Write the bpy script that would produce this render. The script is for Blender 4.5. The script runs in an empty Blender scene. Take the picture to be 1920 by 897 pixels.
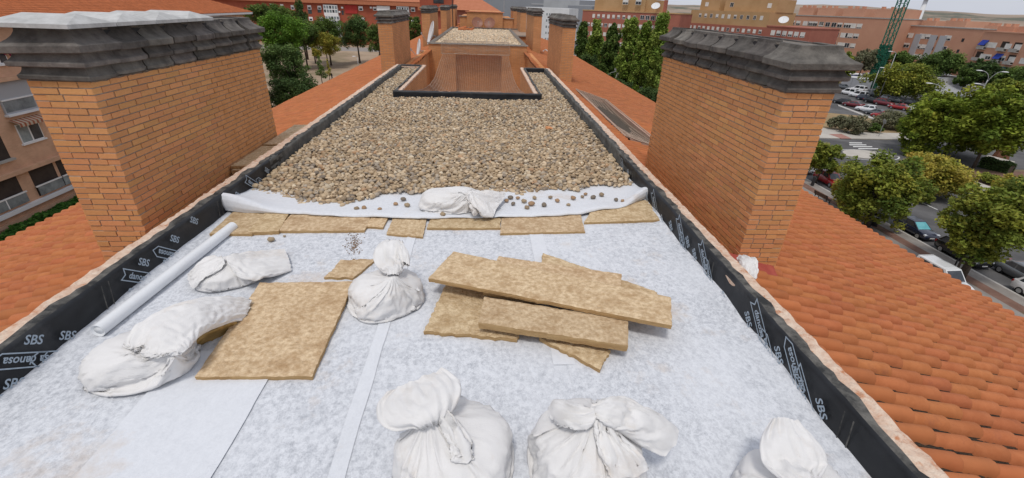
import bpy, math, random
import numpy as np
from mathutils import Vector, Matrix, noise
random.seed(7)
RNG = np.random.default_rng(7)
SC = bpy.context.scene
COL = SC.collection
R_ = math.radians

# ---------------------------------------------------------------- camera
PW, PH = 1920.0, 897.0
CX, CY = PW / 2, PH / 2
FPX = 854.5
CAMZ = 2.3
_vy = np.array([911 - CX, 7 - CY, FPX]); _vy /= np.linalg.norm(_vy)
_dn = np.array([900 - CX, 2109 - CY, FPX]); _dn -= _vy * (_dn @ _vy); _dn /= np.linalg.norm(_dn)
_vz = -_dn
_vx = np.cross(_vy, _vz)
if _vx[0] < 0: _vx = -_vx
AX = np.stack([_vx, _vy, _vz])            # world axes seen from the lens (x right, y down, z forward)
cam = bpy.data.cameras.new('camera')
cam.sensor_fit = 'HORIZONTAL'; cam.sensor_width = 36.0
cam.lens = FPX / PW * 36.0
cam.clip_start = 0.05; cam.clip_end = 12000
camo = bpy.data.objects.new('camera', cam); COL.objects.link(camo)
m = Matrix.Identity(4)
for i in range(3):
    m[i][0] = AX[i][0]; m[i][1] = -AX[i][1]; m[i][2] = -AX[i][2]
m[0][3], m[1][3], m[2][3] = 0, 0, CAMZ
camo.matrix_world = m
SC.camera = camo
# ---------------------------------------------------------------- sky and sun: a bright, even overcast
SUN_EL, SUN_AZ = R_(64), R_(200)          # azimuth from +Y, clockwise: behind the viewer, a little to the left
W = bpy.data.worlds.new('World'); SC.world = W; W.use_nodes = True
nt = W.node_tree; nt.nodes.clear()
o_ = nt.nodes.new('ShaderNodeOutputWorld'); bg = nt.nodes.new('ShaderNodeBackground')
sky = nt.nodes.new('ShaderNodeTexSky'); sky.sky_type = 'NISHITA'; sky.sun_disc = False
sky.sun_elevation = SUN_EL; sky.sun_rotation = SUN_AZ; sky.air_density = 1.0; sky.dust_density = 3.0
tc = nt.nodes.new('ShaderNodeTexCoord'); mp = nt.nodes.new('ShaderNodeMapping'); mp.inputs['Scale'].default_value = (1, 1, 3.5)
nz = nt.nodes.new('ShaderNodeTexNoise'); nz.inputs['Scale'].default_value = 2.2; nz.inputs['Detail'].default_value = 5
rp = nt.nodes.new('ShaderNodeValToRGB')
rp.color_ramp.elements[0].position = .25; rp.color_ramp.elements[0].color = (5.3, 5.6, 6.5, 1)
rp.color_ramp.elements[1].position = .75; rp.color_ramp.elements[1].color = (6.6, 6.8, 7.4, 1)
mx = nt.nodes.new('ShaderNodeMix'); mx.data_type = 'RGBA'; mx.inputs['Factor'].default_value = .9
nt.links.new(tc.outputs['Generated'], mp.inputs['Vector']); nt.links.new(mp.outputs[0], nz.inputs['Vector'])
nt.links.new(nz.outputs['Fac'], rp.inputs[0])
nt.links.new(sky.outputs[0], mx.inputs[6]); nt.links.new(rp.outputs[0], mx.inputs[7])
nt.links.new(mx.outputs[2], bg.inputs[0]); bg.inputs[1].default_value = .1
nt.links.new(bg.outputs[0], o_.inputs[0])
sl = bpy.data.lights.new('sun', 'SUN'); sl.energy = 1.5; sl.angle = R_(11); sl.color = (1, .95, .88)
so = bpy.data.objects.new('sun', sl); COL.objects.link(so)
sd = Vector((math.sin(SUN_AZ) * math.cos(SUN_EL), math.cos(SUN_AZ) * math.cos(SUN_EL), math.sin(SUN_EL)))
so.rotation_euler = sd.to_track_quat('Z', 'Y').to_euler(); so.location = (0, -5, 30)
vs = SC.view_settings; vs.view_transform = 'Standard'; vs.look = 'None'; vs.exposure = 0.10; vs.gamma = 1.0; vs.use_curve_mapping = False
SC.render.engine = 'CYCLES'; SC.cycles.use_denoising = True
SC.cycles.max_bounces = 6; SC.cycles.transparent_max_bounces = 8

# ---------------------------------------------------------------- measuring helpers (real points on real planes)
def ray(px, py): return AX @ np.array([px - CX, py - CY, FPX])
def on_z(px, py, z):
    d = ray(px, py); t = (z - CAMZ) / d[2]; return (d[0] * t, d[1] * t, z)
def at_dist(px, py, dist):
    d = ray(px, py); t = dist / math.hypot(d[0], d[1]); return (d[0] * t, d[1] * t, CAMZ + d[2] * t)
GZ = -17.7                                # street level
def gp(px, py): p = on_z(px, py, GZ); return (p[0], p[1])
# ---------------------------------------------------------------- materials
MATS = {}
def mat(name, col, col2=None, rough=.85, scale=6.0, detail=4, bump=0.0, bscale=None, rnd=0.0, spec=.3, metal=0.0, lo=.35, hi=.65, stain=None, sscale=1.2, smin=.55, smax=.7, coord='Object', stretch=(1, 1, 1), bdist=.02):
    m = bpy.data.materials.new(name); m.use_nodes = True; t = m.node_tree; N = t.nodes; L = t.links
    b = N['Principled BSDF']; b.inputs['Roughness'].default_value = rough; b.inputs['Metallic'].default_value = metal
    b.inputs['Specular IOR Level'].default_value = spec
    tcn = N.new('ShaderNodeTexCoord'); mpn = N.new('ShaderNodeMapping'); mpn.inputs['Scale'].default_value = stretch
    L.new(tcn.outputs[coord], mpn.inputs['Vector'])
    vec = mpn.outputs[0]
    if rnd:
        oi = N.new('ShaderNodeObjectInfo'); ad = N.new('ShaderNodeVectorMath'); ad.operation = 'MULTIPLY_ADD'
        cb = N.new('ShaderNodeCombineXYZ')
        for i in range(3): L.new(oi.outputs['Random'], cb.inputs[i])
        ad.inputs[1].default_value = (37, 53, 71); L.new(cb.outputs[0], ad.inputs[0]); L.new(vec, ad.inputs[2]); vec = ad.outputs[0]
    out = None
    if col2 is not None:
        n = N.new('ShaderNodeTexNoise'); n.inputs['Scale'].default_value = scale; n.inputs['Detail'].default_value = detail; n.inputs['Roughness'].default_value = .65
        L.new(vec, n.inputs['Vector'])
        r = N.new('ShaderNodeValToRGB'); e = r.color_ramp.elements
        e[0].position = lo; e[0].color = (*col, 1); e[1].position = hi; e[1].color = (*col2, 1)
        L.new(n.outputs['Fac'], r.inputs[0]); out = r.outputs[0]
    else:
        rg = N.new('ShaderNodeRGB'); rg.outputs[0].default_value = (*col, 1); out = rg.outputs[0]
    if stain is not None:
        n2 = N.new('ShaderNodeTexNoise'); n2.inputs['Scale'].default_value = sscale; n2.inputs['Detail'].default_value = 6; n2.inputs['Roughness'].default_value = .7
        L.new(vec, n2.inputs['Vector'])
        mr = N.new('ShaderNodeMapRange'); mr.inputs[1].default_value = smin; mr.inputs[2].default_value = smax
        L.new(n2.outputs['Fac'], mr.inputs[0])
        mxn = N.new('ShaderNodeMix'); mxn.data_type = 'RGBA'; L.new(mr.outputs[0], mxn.inputs['Factor']); L.new(out, mxn.inputs[6]); mxn.inputs[7].default_value = (*stain, 1)
        out = mxn.outputs[2]
    if rnd:
        hs = N.new('ShaderNodeHueSaturation'); mr2 = N.new('ShaderNodeMapRange')
        mr2.inputs[3].default_value = 1 - rnd; mr2.inputs[4].default_value = 1 + rnd
        L.new(oi.outputs['Random'], mr2.inputs[0]); L.new(mr2.outputs[0], hs.inputs['Value']); L.new(out, hs.inputs['Color'])
        m3 = N.new('ShaderNodeMath'); m3.operation = 'MULTIPLY'; m3.inputs[1].default_value = 7.31; m4 = N.new('ShaderNodeMath'); m4.operation = 'FRACT'
        L.new(oi.outputs['Random'], m3.inputs[0]); L.new(m3.outputs[0], m4.inputs[0])
        mr3 = N.new('ShaderNodeMapRange'); mr3.inputs[3].default_value = .5 - rnd * .06; mr3.inputs[4].default_value = .5 + rnd * .06
        L.new(m4.outputs[0], mr3.inputs[0]); L.new(mr3.outputs[0], hs.inputs['Hue']); out = hs.outputs[0]
    L.new(out, b.inputs['Base Color'])
    if bump:
        n3 = N.new('ShaderNodeTexNoise'); n3.inputs['Scale'].default_value = bscale or scale * 4; n3.inputs['Detail'].default_value = 5
        L.new(vec, n3.inputs['Vector'])
        bp = N.new('ShaderNodeBump'); bp.inputs['Strength'].default_value = bump; bp.inputs['Distance'].default_value = bdist
        L.new(n3.outputs['Fac'], bp.inputs['Height']); L.new(bp.outputs[0], b.inputs['Normal'])
    MATS[name] = m
    return m

def brick_mat(name, c1, c2, mortar, w=.25, h=.0625, ms=.006, bump=.4):
    m = bpy.data.materials.new(name); m.use_nodes = True; t = m.node_tree; N = t.nodes; L = t.links
    b = N['Principled BSDF']; b.inputs['Roughness'].default_value = .9; b.inputs['Specular IOR Level'].default_value = .2
    g = N.new('ShaderNodeNewGeometry'); s = N.new('ShaderNodeSeparateXYZ'); L.new(g.outputs['Position'], s.inputs[0])
    sn = N.new('ShaderNodeSeparateXYZ'); L.new(g.outputs['True Normal'], sn.inputs[0])
    def mth(op, a, bb=None):
        k = N.new('ShaderNodeMath'); k.operation = op
        for i, v in enumerate((a, bb)):
            if v is None: continue
            if isinstance(v, (int, float)): k.inputs[i].default_value = v
            else: L.new(v, k.inputs[i])
        return k.outputs[0]
    ny = mth('GREATER_THAN', mth('ABSOLUTE', sn.outputs[1]), .7)
    u = mth('ADD', mth('MULTIPLY', s.outputs[0], ny), mth('MULTIPLY', s.outputs[1], mth('SUBTRACT', 1.0, ny)))
    cb = N.new('ShaderNodeCombineXYZ'); L.new(u, cb.inputs[0]); L.new(s.outputs[2], cb.inputs[1])
    bt = N.new('ShaderNodeTexBrick'); bt.inputs['Scale'].default_value = 1; bt.inputs['Brick Width'].default_value = w; bt.inputs['Row Height'].default_value = h
    bt.inputs['Mortar Size'].default_value = ms; bt.inputs['Mortar Smooth'].default_value = .2; bt.inputs['Bias'].default_value = 0
    bt.inputs['Color1'].default_value = (*c1, 1); bt.inputs['Color2'].default_value = (*c2, 1); bt.inputs['Mortar'].default_value = (*mortar, 1)
    L.new(cb.outputs[0], bt.inputs['Vector'])
    n = N.new('ShaderNodeTexNoise'); n.inputs['Scale'].default_value = 1.3; n.inputs['Detail'].default_value = 6; L.new(g.outputs['Position'], n.inputs['Vector'])
    hs = N.new('ShaderNodeHueSaturation'); mr = N.new('ShaderNodeMapRange'); mr.inputs[3].default_value = .72; mr.inputs[4].default_value = 1.25
    L.new(n.outputs['Fac'], mr.inputs[0]); L.new(mr.outputs[0], hs.inputs['Value']); L.new(bt.outputs['Color'], hs.inputs['Color'])
    L.new(hs.outputs[0], b.inputs['Base Color'])
    bp = N.new('ShaderNodeBump'); bp.inputs['Strength'].default_value = bump; bp.inputs['Distance'].default_value = .01; bp.invert = True
    L.new(bt.outputs['Fac'], bp.inputs['Height']); L.new(bp.outputs[0], b.inputs['Normal'])
    MATS[name] = m; return m

def attr_mat(name, rough=.9, nvar=.25, nscale=30, transl=0.0, bump=0):
    m = bpy.data.materials.new(name); m.use_nodes = True; t = m.node_tree; N = t.nodes; L = t.links
    b = N['Principled BSDF']; b.inputs['Roughness'].default_value = rough; b.inputs['Specular IOR Level'].default_value = .2
    a = N.new('ShaderNodeAttribute'); a.attribute_name = 'tint'
    tcn = N.new('ShaderNodeTexCoord'); n = N.new('ShaderNodeTexNoise'); n.inputs['Scale'].default_value = nscale; L.new(tcn.outputs['Object'], n.inputs['Vector'])
    hs = N.new('ShaderNodeHueSaturation'); mr = N.new('ShaderNodeMapRange'); mr.inputs[3].default_value = 1 - nvar; mr.inputs[4].default_value = 1 + nvar
    L.new(n.outputs['Fac'], mr.inputs[0]); L.new(mr.outputs[0], hs.inputs['Value']); L.new(a.outputs['Color'], hs.inputs['Color'])
    L.new(hs.outputs[0], b.inputs['Base Color'])
    if transl:
        tr = N.new('ShaderNodeBsdfTranslucent'); L.new(hs.outputs[0], tr.inputs[0]); ms = N.new('ShaderNodeMixShader'); ms.inputs[0].default_value = transl
        L.new(b.outputs[0], ms.inputs[1]); L.new(tr.outputs[0], ms.inputs[2]); L.new(ms.outputs[0], N['Material Output'].inputs[0])
    MATS[name] = m; return m

MORT = (.30, .225, .17)
mat('brick', (.60, .285, .115), (.69, .34, .15), rough=.9, scale=9, bump=.25, bscale=60, rnd=.11, spec=.15, stain=(.42, .23, .13), sscale=5, smin=.58, smax=.85)
mat('mortar', (.28, .225, .18), (.39, .325, .27), scale=14, bump=.3, rough=.95)
brick_mat('brick_wall', (.55, .24, .09), (.63, .29, .115), MORT)
brick_mat('brick_red', (.30, .085, .045), (.36, .11, .055), (.30, .16, .11), bump=.1)
brick_mat('brick_tan', (.58, .35, .225), (.63, .39, .255), (.54, .37, .27), bump=.15)
mat('cap_stone', (.085, .077, .07), (.185, .168, .15), rough=.9, scale=5, detail=7, bump=.35, bscale=45, rnd=.3, spec=.25, stain=(.06, .053, .05), sscale=2.6, smin=.52, smax=.72)
mat('lid_concrete', (.42, .42, .41), (.56, .56, .55), rough=.85, scale=8, bump=.15, rnd=.06)
mat('tile', (.41, .135, .050), (.48, .17, .068), rough=.92, scale=7, detail=6, bump=.15, bscale=40, rnd=.08, spec=.25, stain=(.30, .105, .055), sscale=4, smin=.57, smax=.8)
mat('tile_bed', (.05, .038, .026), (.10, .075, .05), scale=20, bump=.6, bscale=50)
mat('crown_mortar', (.60, .40, .29), (.74, .60, .48), rough=.95, scale=16, detail=7, bump=.8, bscale=28, stain=(.50, .20, .09), sscale=9, smin=.55, smax=.68, bdist=.03)
mat('crown_grey', (.13, .115, .10), (.27, .235, .20), rough=.95, scale=18, detail=7, bump=.8, bscale=40, bdist=.03)
mat('membrane', (.008, .009, .011), (.018, .02, .024), rough=.5, scale=3, bump=.12, bscale=9, spec=.35, stain=(.075, .075, .075), sscale=2.4, smin=.55, smax=.95)
mat('membrane_worn', (.03, .031, .031), (.20, .19, .17), rough=.8, scale=7, detail=8, bump=.5, bscale=25, lo=.4, hi=.72)
mat('print', (.30, .37, .44), (.40, .46, .52), rough=.7, scale=30)
mat('sack', (.72, .71, .70), (.78, .77, .76), rough=.75, scale=4, detail=5, bump=.22, bscale=160, spec=.25, stain=(.60, .50, .40), sscale=2.1, smin=.56, smax=.95)
mat('board', (.47, .33, .185), (.72, .565, .365), rough=.92, scale=24, detail=12, lo=.38, hi=.64, bump=.8, bscale=42, rnd=.08, stain=(.37, .235, .115), sscale=5, smin=.48, smax=.74, bdist=.02)
mat('board_edge', (.38, .235, .105), (.52, .35, .17), rough=.92, scale=6, bump=.5, bscale=30, stretch=(1, 1, 8))
mat('foil', (.36, .22, .07), (.50, .33, .13), rough=.35, metal=.5, scale=9, bump=.6, bscale=14)
mat('pvc', (.74, .76, .78), (.78, .80, .82), rough=.5, scale=2, spec=.4)
mat('net_cord', (.42, .31, .235), rough=.85)
mat('plaster_pink', (.42, .26, .19), (.48, .31, .235), scale=2)
mat('white_paint', (.74, .74, .73), (.8, .8, .8), rough=.6, scale=3)
mat('shutter', (.66, .63, .58), (.76, .74, .70), rough=.6, scale=1, rnd=.06)
mat('glass_dark', (.02, .025, .03), (.06, .07, .08), rough=.12, scale=.6, spec=.6, rnd=.3)
mat('glass_pale', (.12, .15, .165), (.25, .29, .30), rough=.15, scale=1.2, spec=.6, rnd=.3)
mat('dark_inside', (.035, .026, .022), (.06, .045, .036), scale=1)
mat('asphalt', (.105, .103, .104), (.15, .147, .146), rough=.9, scale=.35, detail=8, bump=.1, bscale=20, stain=(.085, .083, .084), sscale=.12, smin=.45, smax=.62)
mat('paving', (.24, .215, .195), (.31, .285, .26), rough=.9, scale=.8, detail=7, bump=.1)
mat('paving_light', (.44, .41, .365), (.52, .485, .43), rough=.9, scale=.6, detail=6)
mat('paving_brown', (.17, .095, .07), (.24, .14, .105), rough=.95, scale=.9, detail=8, stain=(.10, .10, .05), sscale=.4)
mat('kerb', (.42, .40, .37), (.5, .48, .45), rough=.9, scale=2)
mat('road_paint', (.62, .62, .6), (.74, .74, .72), rough=.7, scale=3)
mat('paving_red', (.34, .17, .14), (.40, .22, .18), scale=3)
mat('membrane_dusty', (.06, .06, .056), (.17, .165, .15), rough=.85, scale=5, detail=8, bump=.3, bscale=20)
mat('rust', (.13, .055, .03), (.19, .085, .05), rough=.9, scale=2)
mat('land', (.17, .135, .08), (.26, .20, .125), rough=.95, scale=.02, detail=9, stain=(.075, .095, .035), sscale=.012, smin=.48, smax=.6)
mat('park_sand', (.30, .215, .145), (.40, .30, .21), rough=.95, scale=.08, detail=8, stain=(.20, .16, .09), sscale=.06, smin=.5, smax=.68)
mat('dry_grass', (.27, .185, .095), (.36, .26, .14), rough=.95, scale=.3, detail=8, stain=(.15, .14, .06), sscale=.2)
mat('hill', (.26, .205, .16), (.36, .285, .22), rough=1, scale=.004, detail=9, stain=(.12, .125, .095), sscale=.0035, smin=.52, smax=.62)
mat('bark', (.055, .042, .032), (.11, .085, .065), rough=.95, scale=6, bump=.5)
mat('metal_grey', (.35, .36, .36), (.42, .43, .43), rough=.5, metal=.3, scale=4)
mat('lamp_white', (.72, .73, .74), rough=.4)
mat('metal_dark', (.03, .03, .032), rough=.5)
mat('wood_slat', (.07, .035, .02), (.12, .065, .04), rough=.7, scale=4, stretch=(1, 8, 8))
mat('rubber', (.012, .012, .013), rough=.8)
mat('rim', (.38, .39, .40), rough=.35, metal=.6)
mat('head_lamp', (.6, .63, .66), rough=.15, spec=.6)
mat('tail_lamp', (.35, .015, .012), rough=.2)
mat('plastic_black', (.02, .02, .021), rough=.55)
mat('sun_shade', (.12, .42, .46), (.2, .55, .58), rough=.25, metal=.3, scale=2)
mat('plate', (.75, .75, .73), rough=.5)
mat('crane_green', (.015, .13, .085), (.03, .17, .11), rough=.6, scale=3)
mat('crane_net', (.008, .065, .04), (.02, .13, .075), rough=.9, scale=2)
mat('flashing_red', (.33, .06, .045), (.40, .09, .06), rough=.8, scale=8)
mat('crumb', (.16, .10, .06), (.24, .155, .095), rough=1, scale=30)
mat('debris', (.02, .015, .012), (.06, .045, .03), rough=1, scale=30)
mat('dish_white', (.66, .66, .66), (.74, .74, .74), rough=.5, scale=5)
mat('dish_brown', (.24, .10, .065), (.30, .14, .09), rough=.45, scale=6)
mat('wall_white', (.66, .67, .68), (.74, .75, .76), rough=.8, scale=.3)
mat('wall_grey', (.24, .255, .285), (.27, .285, .315), rough=.8, scale=.05)
mat('wall_grey_pale', (.38, .39, .41), (.45, .46, .48), rough=.8, scale=.1)
mat('attic_tan', (.44, .27, .13), (.50, .32, .165), rough=.9, scale=.2)
mat('attic_orange', (.42, .18, .09), (.47, .215, .115), rough=.9, scale=.2)
mat('far_red', (.34, .12, .085), (.39, .145, .10), rough=.9, scale=.3)
mat('far_orange', (.52, .27, .18), (.57, .31, .205), rough=.9, scale=.2)
mat('far_brick', (.30, .075, .042), (.36, .10, .055), rough=.9, scale=.25)
mat('red_panel', (.36, .03, .025), (.42, .045, .035), rough=.7, scale=1)
mat('roof_far', (.42, .15, .075), (.48, .185, .10), rough=.9, scale=1.2, detail=6)
mat('concrete', (.36, .34, .31), (.44, .42, .39), rough=.9, scale=2)
mat('awning_blue', (.015, .035, .24), (.03, .06, .33), rough=.8, scale=2)
mat('awning_stripe', (.5, .42, .32), rough=.8)
mat('fabric_dark', (.012, .013, .02), (.03, .03, .045), rough=.9, scale=5)
mat('skin', (.42, .24, .16), rough=.6)
mat('flower', (.25, .015, .06), rough=.8)
attr_mat('pebble', nvar=.3, nscale=45)
attr_mat('leaf', rough=.75, nvar=.2, nscale=1.5, transl=.22)

def creases(mname, strength, dist, scale):
    m = MATS[mname]; N = m.node_tree.nodes; L = m.node_tree.links; b = N['Principled BSDF']; old = b.inputs['Normal'].links[0].from_socket
    tcn = N.new('ShaderNodeTexCoord'); n0 = N.new('ShaderNodeTexNoise'); n0.inputs['Scale'].default_value = 2.2; n0.inputs['Detail'].default_value = 2; L.new(tcn.outputs['Object'], n0.inputs['Vector'])
    va = N.new('ShaderNodeVectorMath'); va.operation = 'MULTIPLY_ADD'; va.inputs[1].default_value = (.5, .5, .5); L.new(n0.outputs['Color'], va.inputs[0]); L.new(tcn.outputs['Object'], va.inputs[2])
    n1 = N.new('ShaderNodeTexNoise'); n1.noise_type = 'RIDGED_MULTIFRACTAL'; n1.inputs['Scale'].default_value = scale; n1.inputs['Detail'].default_value = 3; n1.inputs['Roughness'].default_value = .45; L.new(va.outputs[0], n1.inputs['Vector'])
    bp = N.new('ShaderNodeBump'); bp.inputs['Strength'].default_value = strength; bp.inputs['Distance'].default_value = dist; L.new(n1.outputs['Fac'], bp.inputs['Height']); L.new(old, bp.inputs['Normal']); L.new(bp.outputs[0], b.inputs['Normal'])
creases('sack', .06, .01, 5)
def paint(name, col):
    m = mat(name, col, rough=.28, spec=.5)
    m.node_tree.nodes['Principled BSDF'].inputs['Coat Weight'].default_value = .6
    m.node_tree.nodes['Principled BSDF'].inputs['Coat Roughness'].default_value = .08
    return m
for nme, c in dict(car_red=(.32, .012, .014), car_dkred=(.15, .012, .02), car_white=(.74, .75, .76), car_black=(.010, .010, .012), car_navy=(.010, .014, .035), car_silver=(.34, .36, .38), car_grey=(.10, .11, .12)).items(): paint(nme, c)

# felt: white fleece, thin places let the dark roof show through as grey mottling; sandy footprints
def felt_mat(name, dens):
    m = bpy.data.materials.new(name); m.use_nodes = True; t = m.node_tree; N = t.nodes; L = t.links
    b = N['Principled BSDF']; b.inputs['Roughness'].default_value = .95; b.inputs['Specular IOR Level'].default_value = .1
    g = N.new('ShaderNodeNewGeometry')
    def noi(scale, det, ro=.65, st=(1, 1, 1)):
        mpn = N.new('ShaderNodeMapping'); mpn.inputs['Scale'].default_value = st; L.new(g.outputs['Position'], mpn.inputs[0])
        n = N.new('ShaderNodeTexNoise'); n.inputs['Scale'].default_value = scale; n.inputs['Detail'].default_value = det; n.inputs['Roughness'].default_value = ro
        L.new(mpn.outputs[0], n.inputs['Vector']); return n.outputs['Fac']
    def rng(a, lo, hi, o0=0, o1=1):
        r = N.new('ShaderNodeMapRange'); r.inputs[1].default_value = lo; r.inputs[2].default_value = hi; r.inputs[3].default_value = o0; r.inputs[4].default_value = o1; L.new(a, r.inputs[0]); return r.outputs[0]
    def mul(a, bb, op='MULTIPLY'):
        k = N.new('ShaderNodeMath'); k.operation = op; L.new(a, k.inputs[0])
        if isinstance(bb, float): k.inputs[1].default_value = bb
        else: L.new(bb, k.inputs[1])
        return k.outputs[0]
    fine = rng(noi(26, 9, .86, (1, .8, 1)), .43, .67); big = rng(noi(1.5, 4), .34, .6, .45, 1)
    fac = mul(mul(fine, big), dens)
    def mixc(f, a, c):
        k = N.new('ShaderNodeMix'); k.data_type = 'RGBA'; L.new(f, k.inputs['Factor'])
        if isinstance(a, tuple): k.inputs[6].default_value = (*a, 1)
        else: L.new(a, k.inputs[6])
        k.inputs[7].default_value = (*c, 1); return k.outputs[2]
    c = mixc(fac, (.71, .73, .765), (.25, .268, .305))
    dirt = mul(rng(noi(1.0, 7, .72), .56, .72), .6)
    c = mixc(dirt, c, (.55, .42, .30))
    L.new(c, b.inputs['Base Color'])
    bp = N.new('ShaderNodeBump'); bp.inputs['Strength'].default_value = .5; bp.inputs['Distance'].default_value = .006; L.new(noi(60, 4), bp.inputs['Height']); L.new(bp.outputs[0], b.inputs['Normal'])
    MATS[name] = m
felt_mat('felt', .85); felt_mat('felt_white', .22)

# ---------------------------------------------------------------- mesh helpers
def tagit(o, label=None, cat=None, group=None, kind=None):
    if label: o['label'] = label
    if cat: o['category'] = cat
    if group: o['group'] = group
    if kind: o['kind'] = kind
    return o
def empty(name, loc=(0, 0, 0), rz=0.0, label=None, cat=None, group=None, kind=None):
    o = bpy.data.objects.new(name, None); COL.objects.link(o); o.location = loc; o.rotation_euler = (0, 0, rz); o.empty_display_size = .2
    return tagit(o, label, cat, group, kind)
def link(name, me, parent=None, loc=None, rot=None, material=None):
    o = bpy.data.objects.new(name, me); COL.objects.link(o)
    if parent is not None: o.parent = parent
    if loc is not None: o.location = loc
    if rot is not None: o.rotation_euler = rot
    if material is not None:
        if not me.materials: me.materials.append(None)
        o.material_slots[0].link = 'OBJECT'; o.material_slots[0].material = MATS[material]
    return o
class MB:
    def __init__(s): s.v = []; s.f = []; s.mi = []
    def add(s, v, f, mi=0):
        n = len(s.v); s.v.extend([tuple(p) for p in v]); s.f.extend([tuple(i + n for i in q) for q in f]); s.mi.extend([mi] * len(f)); return s
    def box(s, x0, y0, z0, x1, y1, z1, mi=0):
        v = [(x0, y0, z0), (x1, y0, z0), (x1, y1, z0), (x0, y1, z0), (x0, y0, z1), (x1, y0, z1), (x1, y1, z1), (x0, y1, z1)]
        return s.add(v, [(3, 2, 1, 0), (4, 5, 6, 7), (0, 1, 5, 4), (1, 2, 6, 5), (2, 3, 7, 6), (3, 0, 4, 7)], mi)
    def bar(s, p, q, w, h=None, mi=0):
        p, q = Vector(p), Vector(q); t = (q - p).normalized(); up = Vector((0, 0, 1)) if abs(t.z) < .95 else Vector((0, 1, 0))
        a = t.cross(up).normalized() * w / 2; b = a.cross(t).normalized() * (h or w) / 2
        v = [e + sa * a + sb * b for e in (p, q) for sa, sb in ((-1, -1), (1, -1), (1, 1), (-1, 1))]
        return s.add(v, [(3, 2, 1, 0), (4, 5, 6, 7), (0, 1, 5, 4), (1, 2, 6, 5), (2, 3, 7, 6), (3, 0, 4, 7)], mi)
    def tube(s, pts, rad, n=8, cap=True, mi=0):
        pts = [Vector(p) for p in pts]; rings = []; base = len(s.v); prev = None
        if isinstance(rad, (int, float)): rad = [rad] * len(pts)
        for i, p in enumerate(pts):
            t = (pts[min(i + 1, len(pts) - 1)] - pts[max(i - 1, 0)]).normalized()
            if prev is None: a = t.orthogonal().normalized()
            else:
                a = prev - t * prev.dot(t); a = a.normalized() if a.length > 1e-6 else t.orthogonal().normalized()
            prev = a; b = t.cross(a)
            rings.append([p + (a * math.cos(6.28318 * k / n) + b * math.sin(6.28318 * k / n)) * rad[i] for k in range(n)])
        v = [q for r in rings for q in r]; f = []
        for i in range(len(pts) - 1):
            for k in range(n): f.append((i * n + k, i * n + (k + 1) % n, (i + 1) * n + (k + 1) % n, (i + 1) * n + k))
        if cap: f.append(tuple(range(n - 1, -1, -1))); f.append(tuple((len(pts) - 1) * n + k for k in range(n)))
        return s.add(v, f, mi)
    def prism(s, poly, z0, z1, mi=0):
        n = len(poly); v = [(x, y, z0) for x, y in poly] + [(x, y, z1) for x, y in poly]
        f = [tuple(range(n - 1, -1, -1)), tuple(range(n, 2 * n))] + [(k, (k + 1) % n, n + (k + 1) % n, n + k) for k in range(n)]
        return s.add(v, f, mi)
    def lathe(s, prof, n=20, c=(0, 0, 0), mi=0):
        v = []; f = []
        for r, z in prof:
            for k in range(n): v.append((c[0] + r * math.cos(6.28318 * k / n), c[1] + r * math.sin(6.28318 * k / n), c[2] + z))
        for i in range(len(prof) - 1):
            for k in range(n): f.append((i * n + k, i * n + (k + 1) % n, (i + 1) * n + (k + 1) % n, (i + 1) * n + k))
        return s.add(v, f, mi)
    def grid(s, fn, nu, nv, mi=0):
        v = [fn(i / nu, j / nv) for j in range(nv + 1) for i in range(nu + 1)]
        f = [(j * (nu + 1) + i, j * (nu + 1) + i + 1, (j + 1) * (nu + 1) + i + 1, (j + 1) * (nu + 1) + i) for j in range(nv) for i in range(nu)]
        return s.add(v, f, mi)
    def mesh(s, name, mats=(), smooth=False):
        me = bpy.data.meshes.new(name); me.from_pydata(s.v, [], s.f)
        if isinstance(mats, str): mats = (mats,)
        for m_ in mats: me.materials.append(MATS[m_])
        if len(mats) > 1: me.polygons.foreach_set('material_index', s.mi)
        if smooth: me.polygons.foreach_set('use_smooth', [True] * len(me.polygons))
        me.validate(); me.update(); return me
    def build(s, name, mats, parent=None, smooth=False, loc=None, rot=None, label=None, cat=None, group=None, kind=None):
        return tagit(link(name, s.mesh(name, mats, smooth), parent, loc, rot), label, cat, group, kind)

def np_mesh(name, V, F, material, tint=None, smooth=False):
    """V (n,3), F (m,k) arrays -> mesh, with an optional per-vertex tint"""
    me = bpy.data.meshes.new(name); n, (mm, k) = len(V), F.shape
    me.vertices.add(n); me.vertices.foreach_set('co', np.ascontiguousarray(V, dtype=np.float32).ravel())
    me.loops.add(mm * k); me.loops.foreach_set('vertex_index', np.ascontiguousarray(F, dtype=np.int32).ravel())
    me.polygons.add(mm); me.polygons.foreach_set('loop_start', np.arange(0, mm * k, k, dtype=np.int32))
    try: me.polygons.foreach_set('loop_total', np.full(mm, k, dtype=np.int32))
    except Exception: pass
    if smooth: me.polygons.foreach_set('use_smooth', np.ones(mm, dtype=bool))
    me.materials.append(MATS[material])
    me.update(calc_edges=True)
    if tint is not None:
        a = me.color_attributes.new('tint', 'FLOAT_COLOR', 'POINT'); c = np.ones((n, 4), dtype=np.float32); c[:, :3] = tint; a.data.foreach_set('color', c.ravel())
    me.validate(); return me
def repeat_mesh(V, F, M3, T):
    """copies of a template: M3 (n,3,3), T (n,3)"""
    n = len(T); k = len(V)
    VV = np.einsum('nij,kj->nki', M3, V) + T[:, None, :]
    FF = F[None, :, :] + (np.arange(n) * k)[:, None, None]
    return VV.reshape(-1, 3), FF.reshape(-1, F.shape[1])
def rotz_np(a):
    c, s = np.cos(a), np.sin(a); z = np.zeros_like(a); o = np.ones_like(a)
    return np.stack([np.stack([c, -s, z], -1), np.stack([s, c, z], -1), np.stack([z, z, o], -1)], -2)
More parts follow.
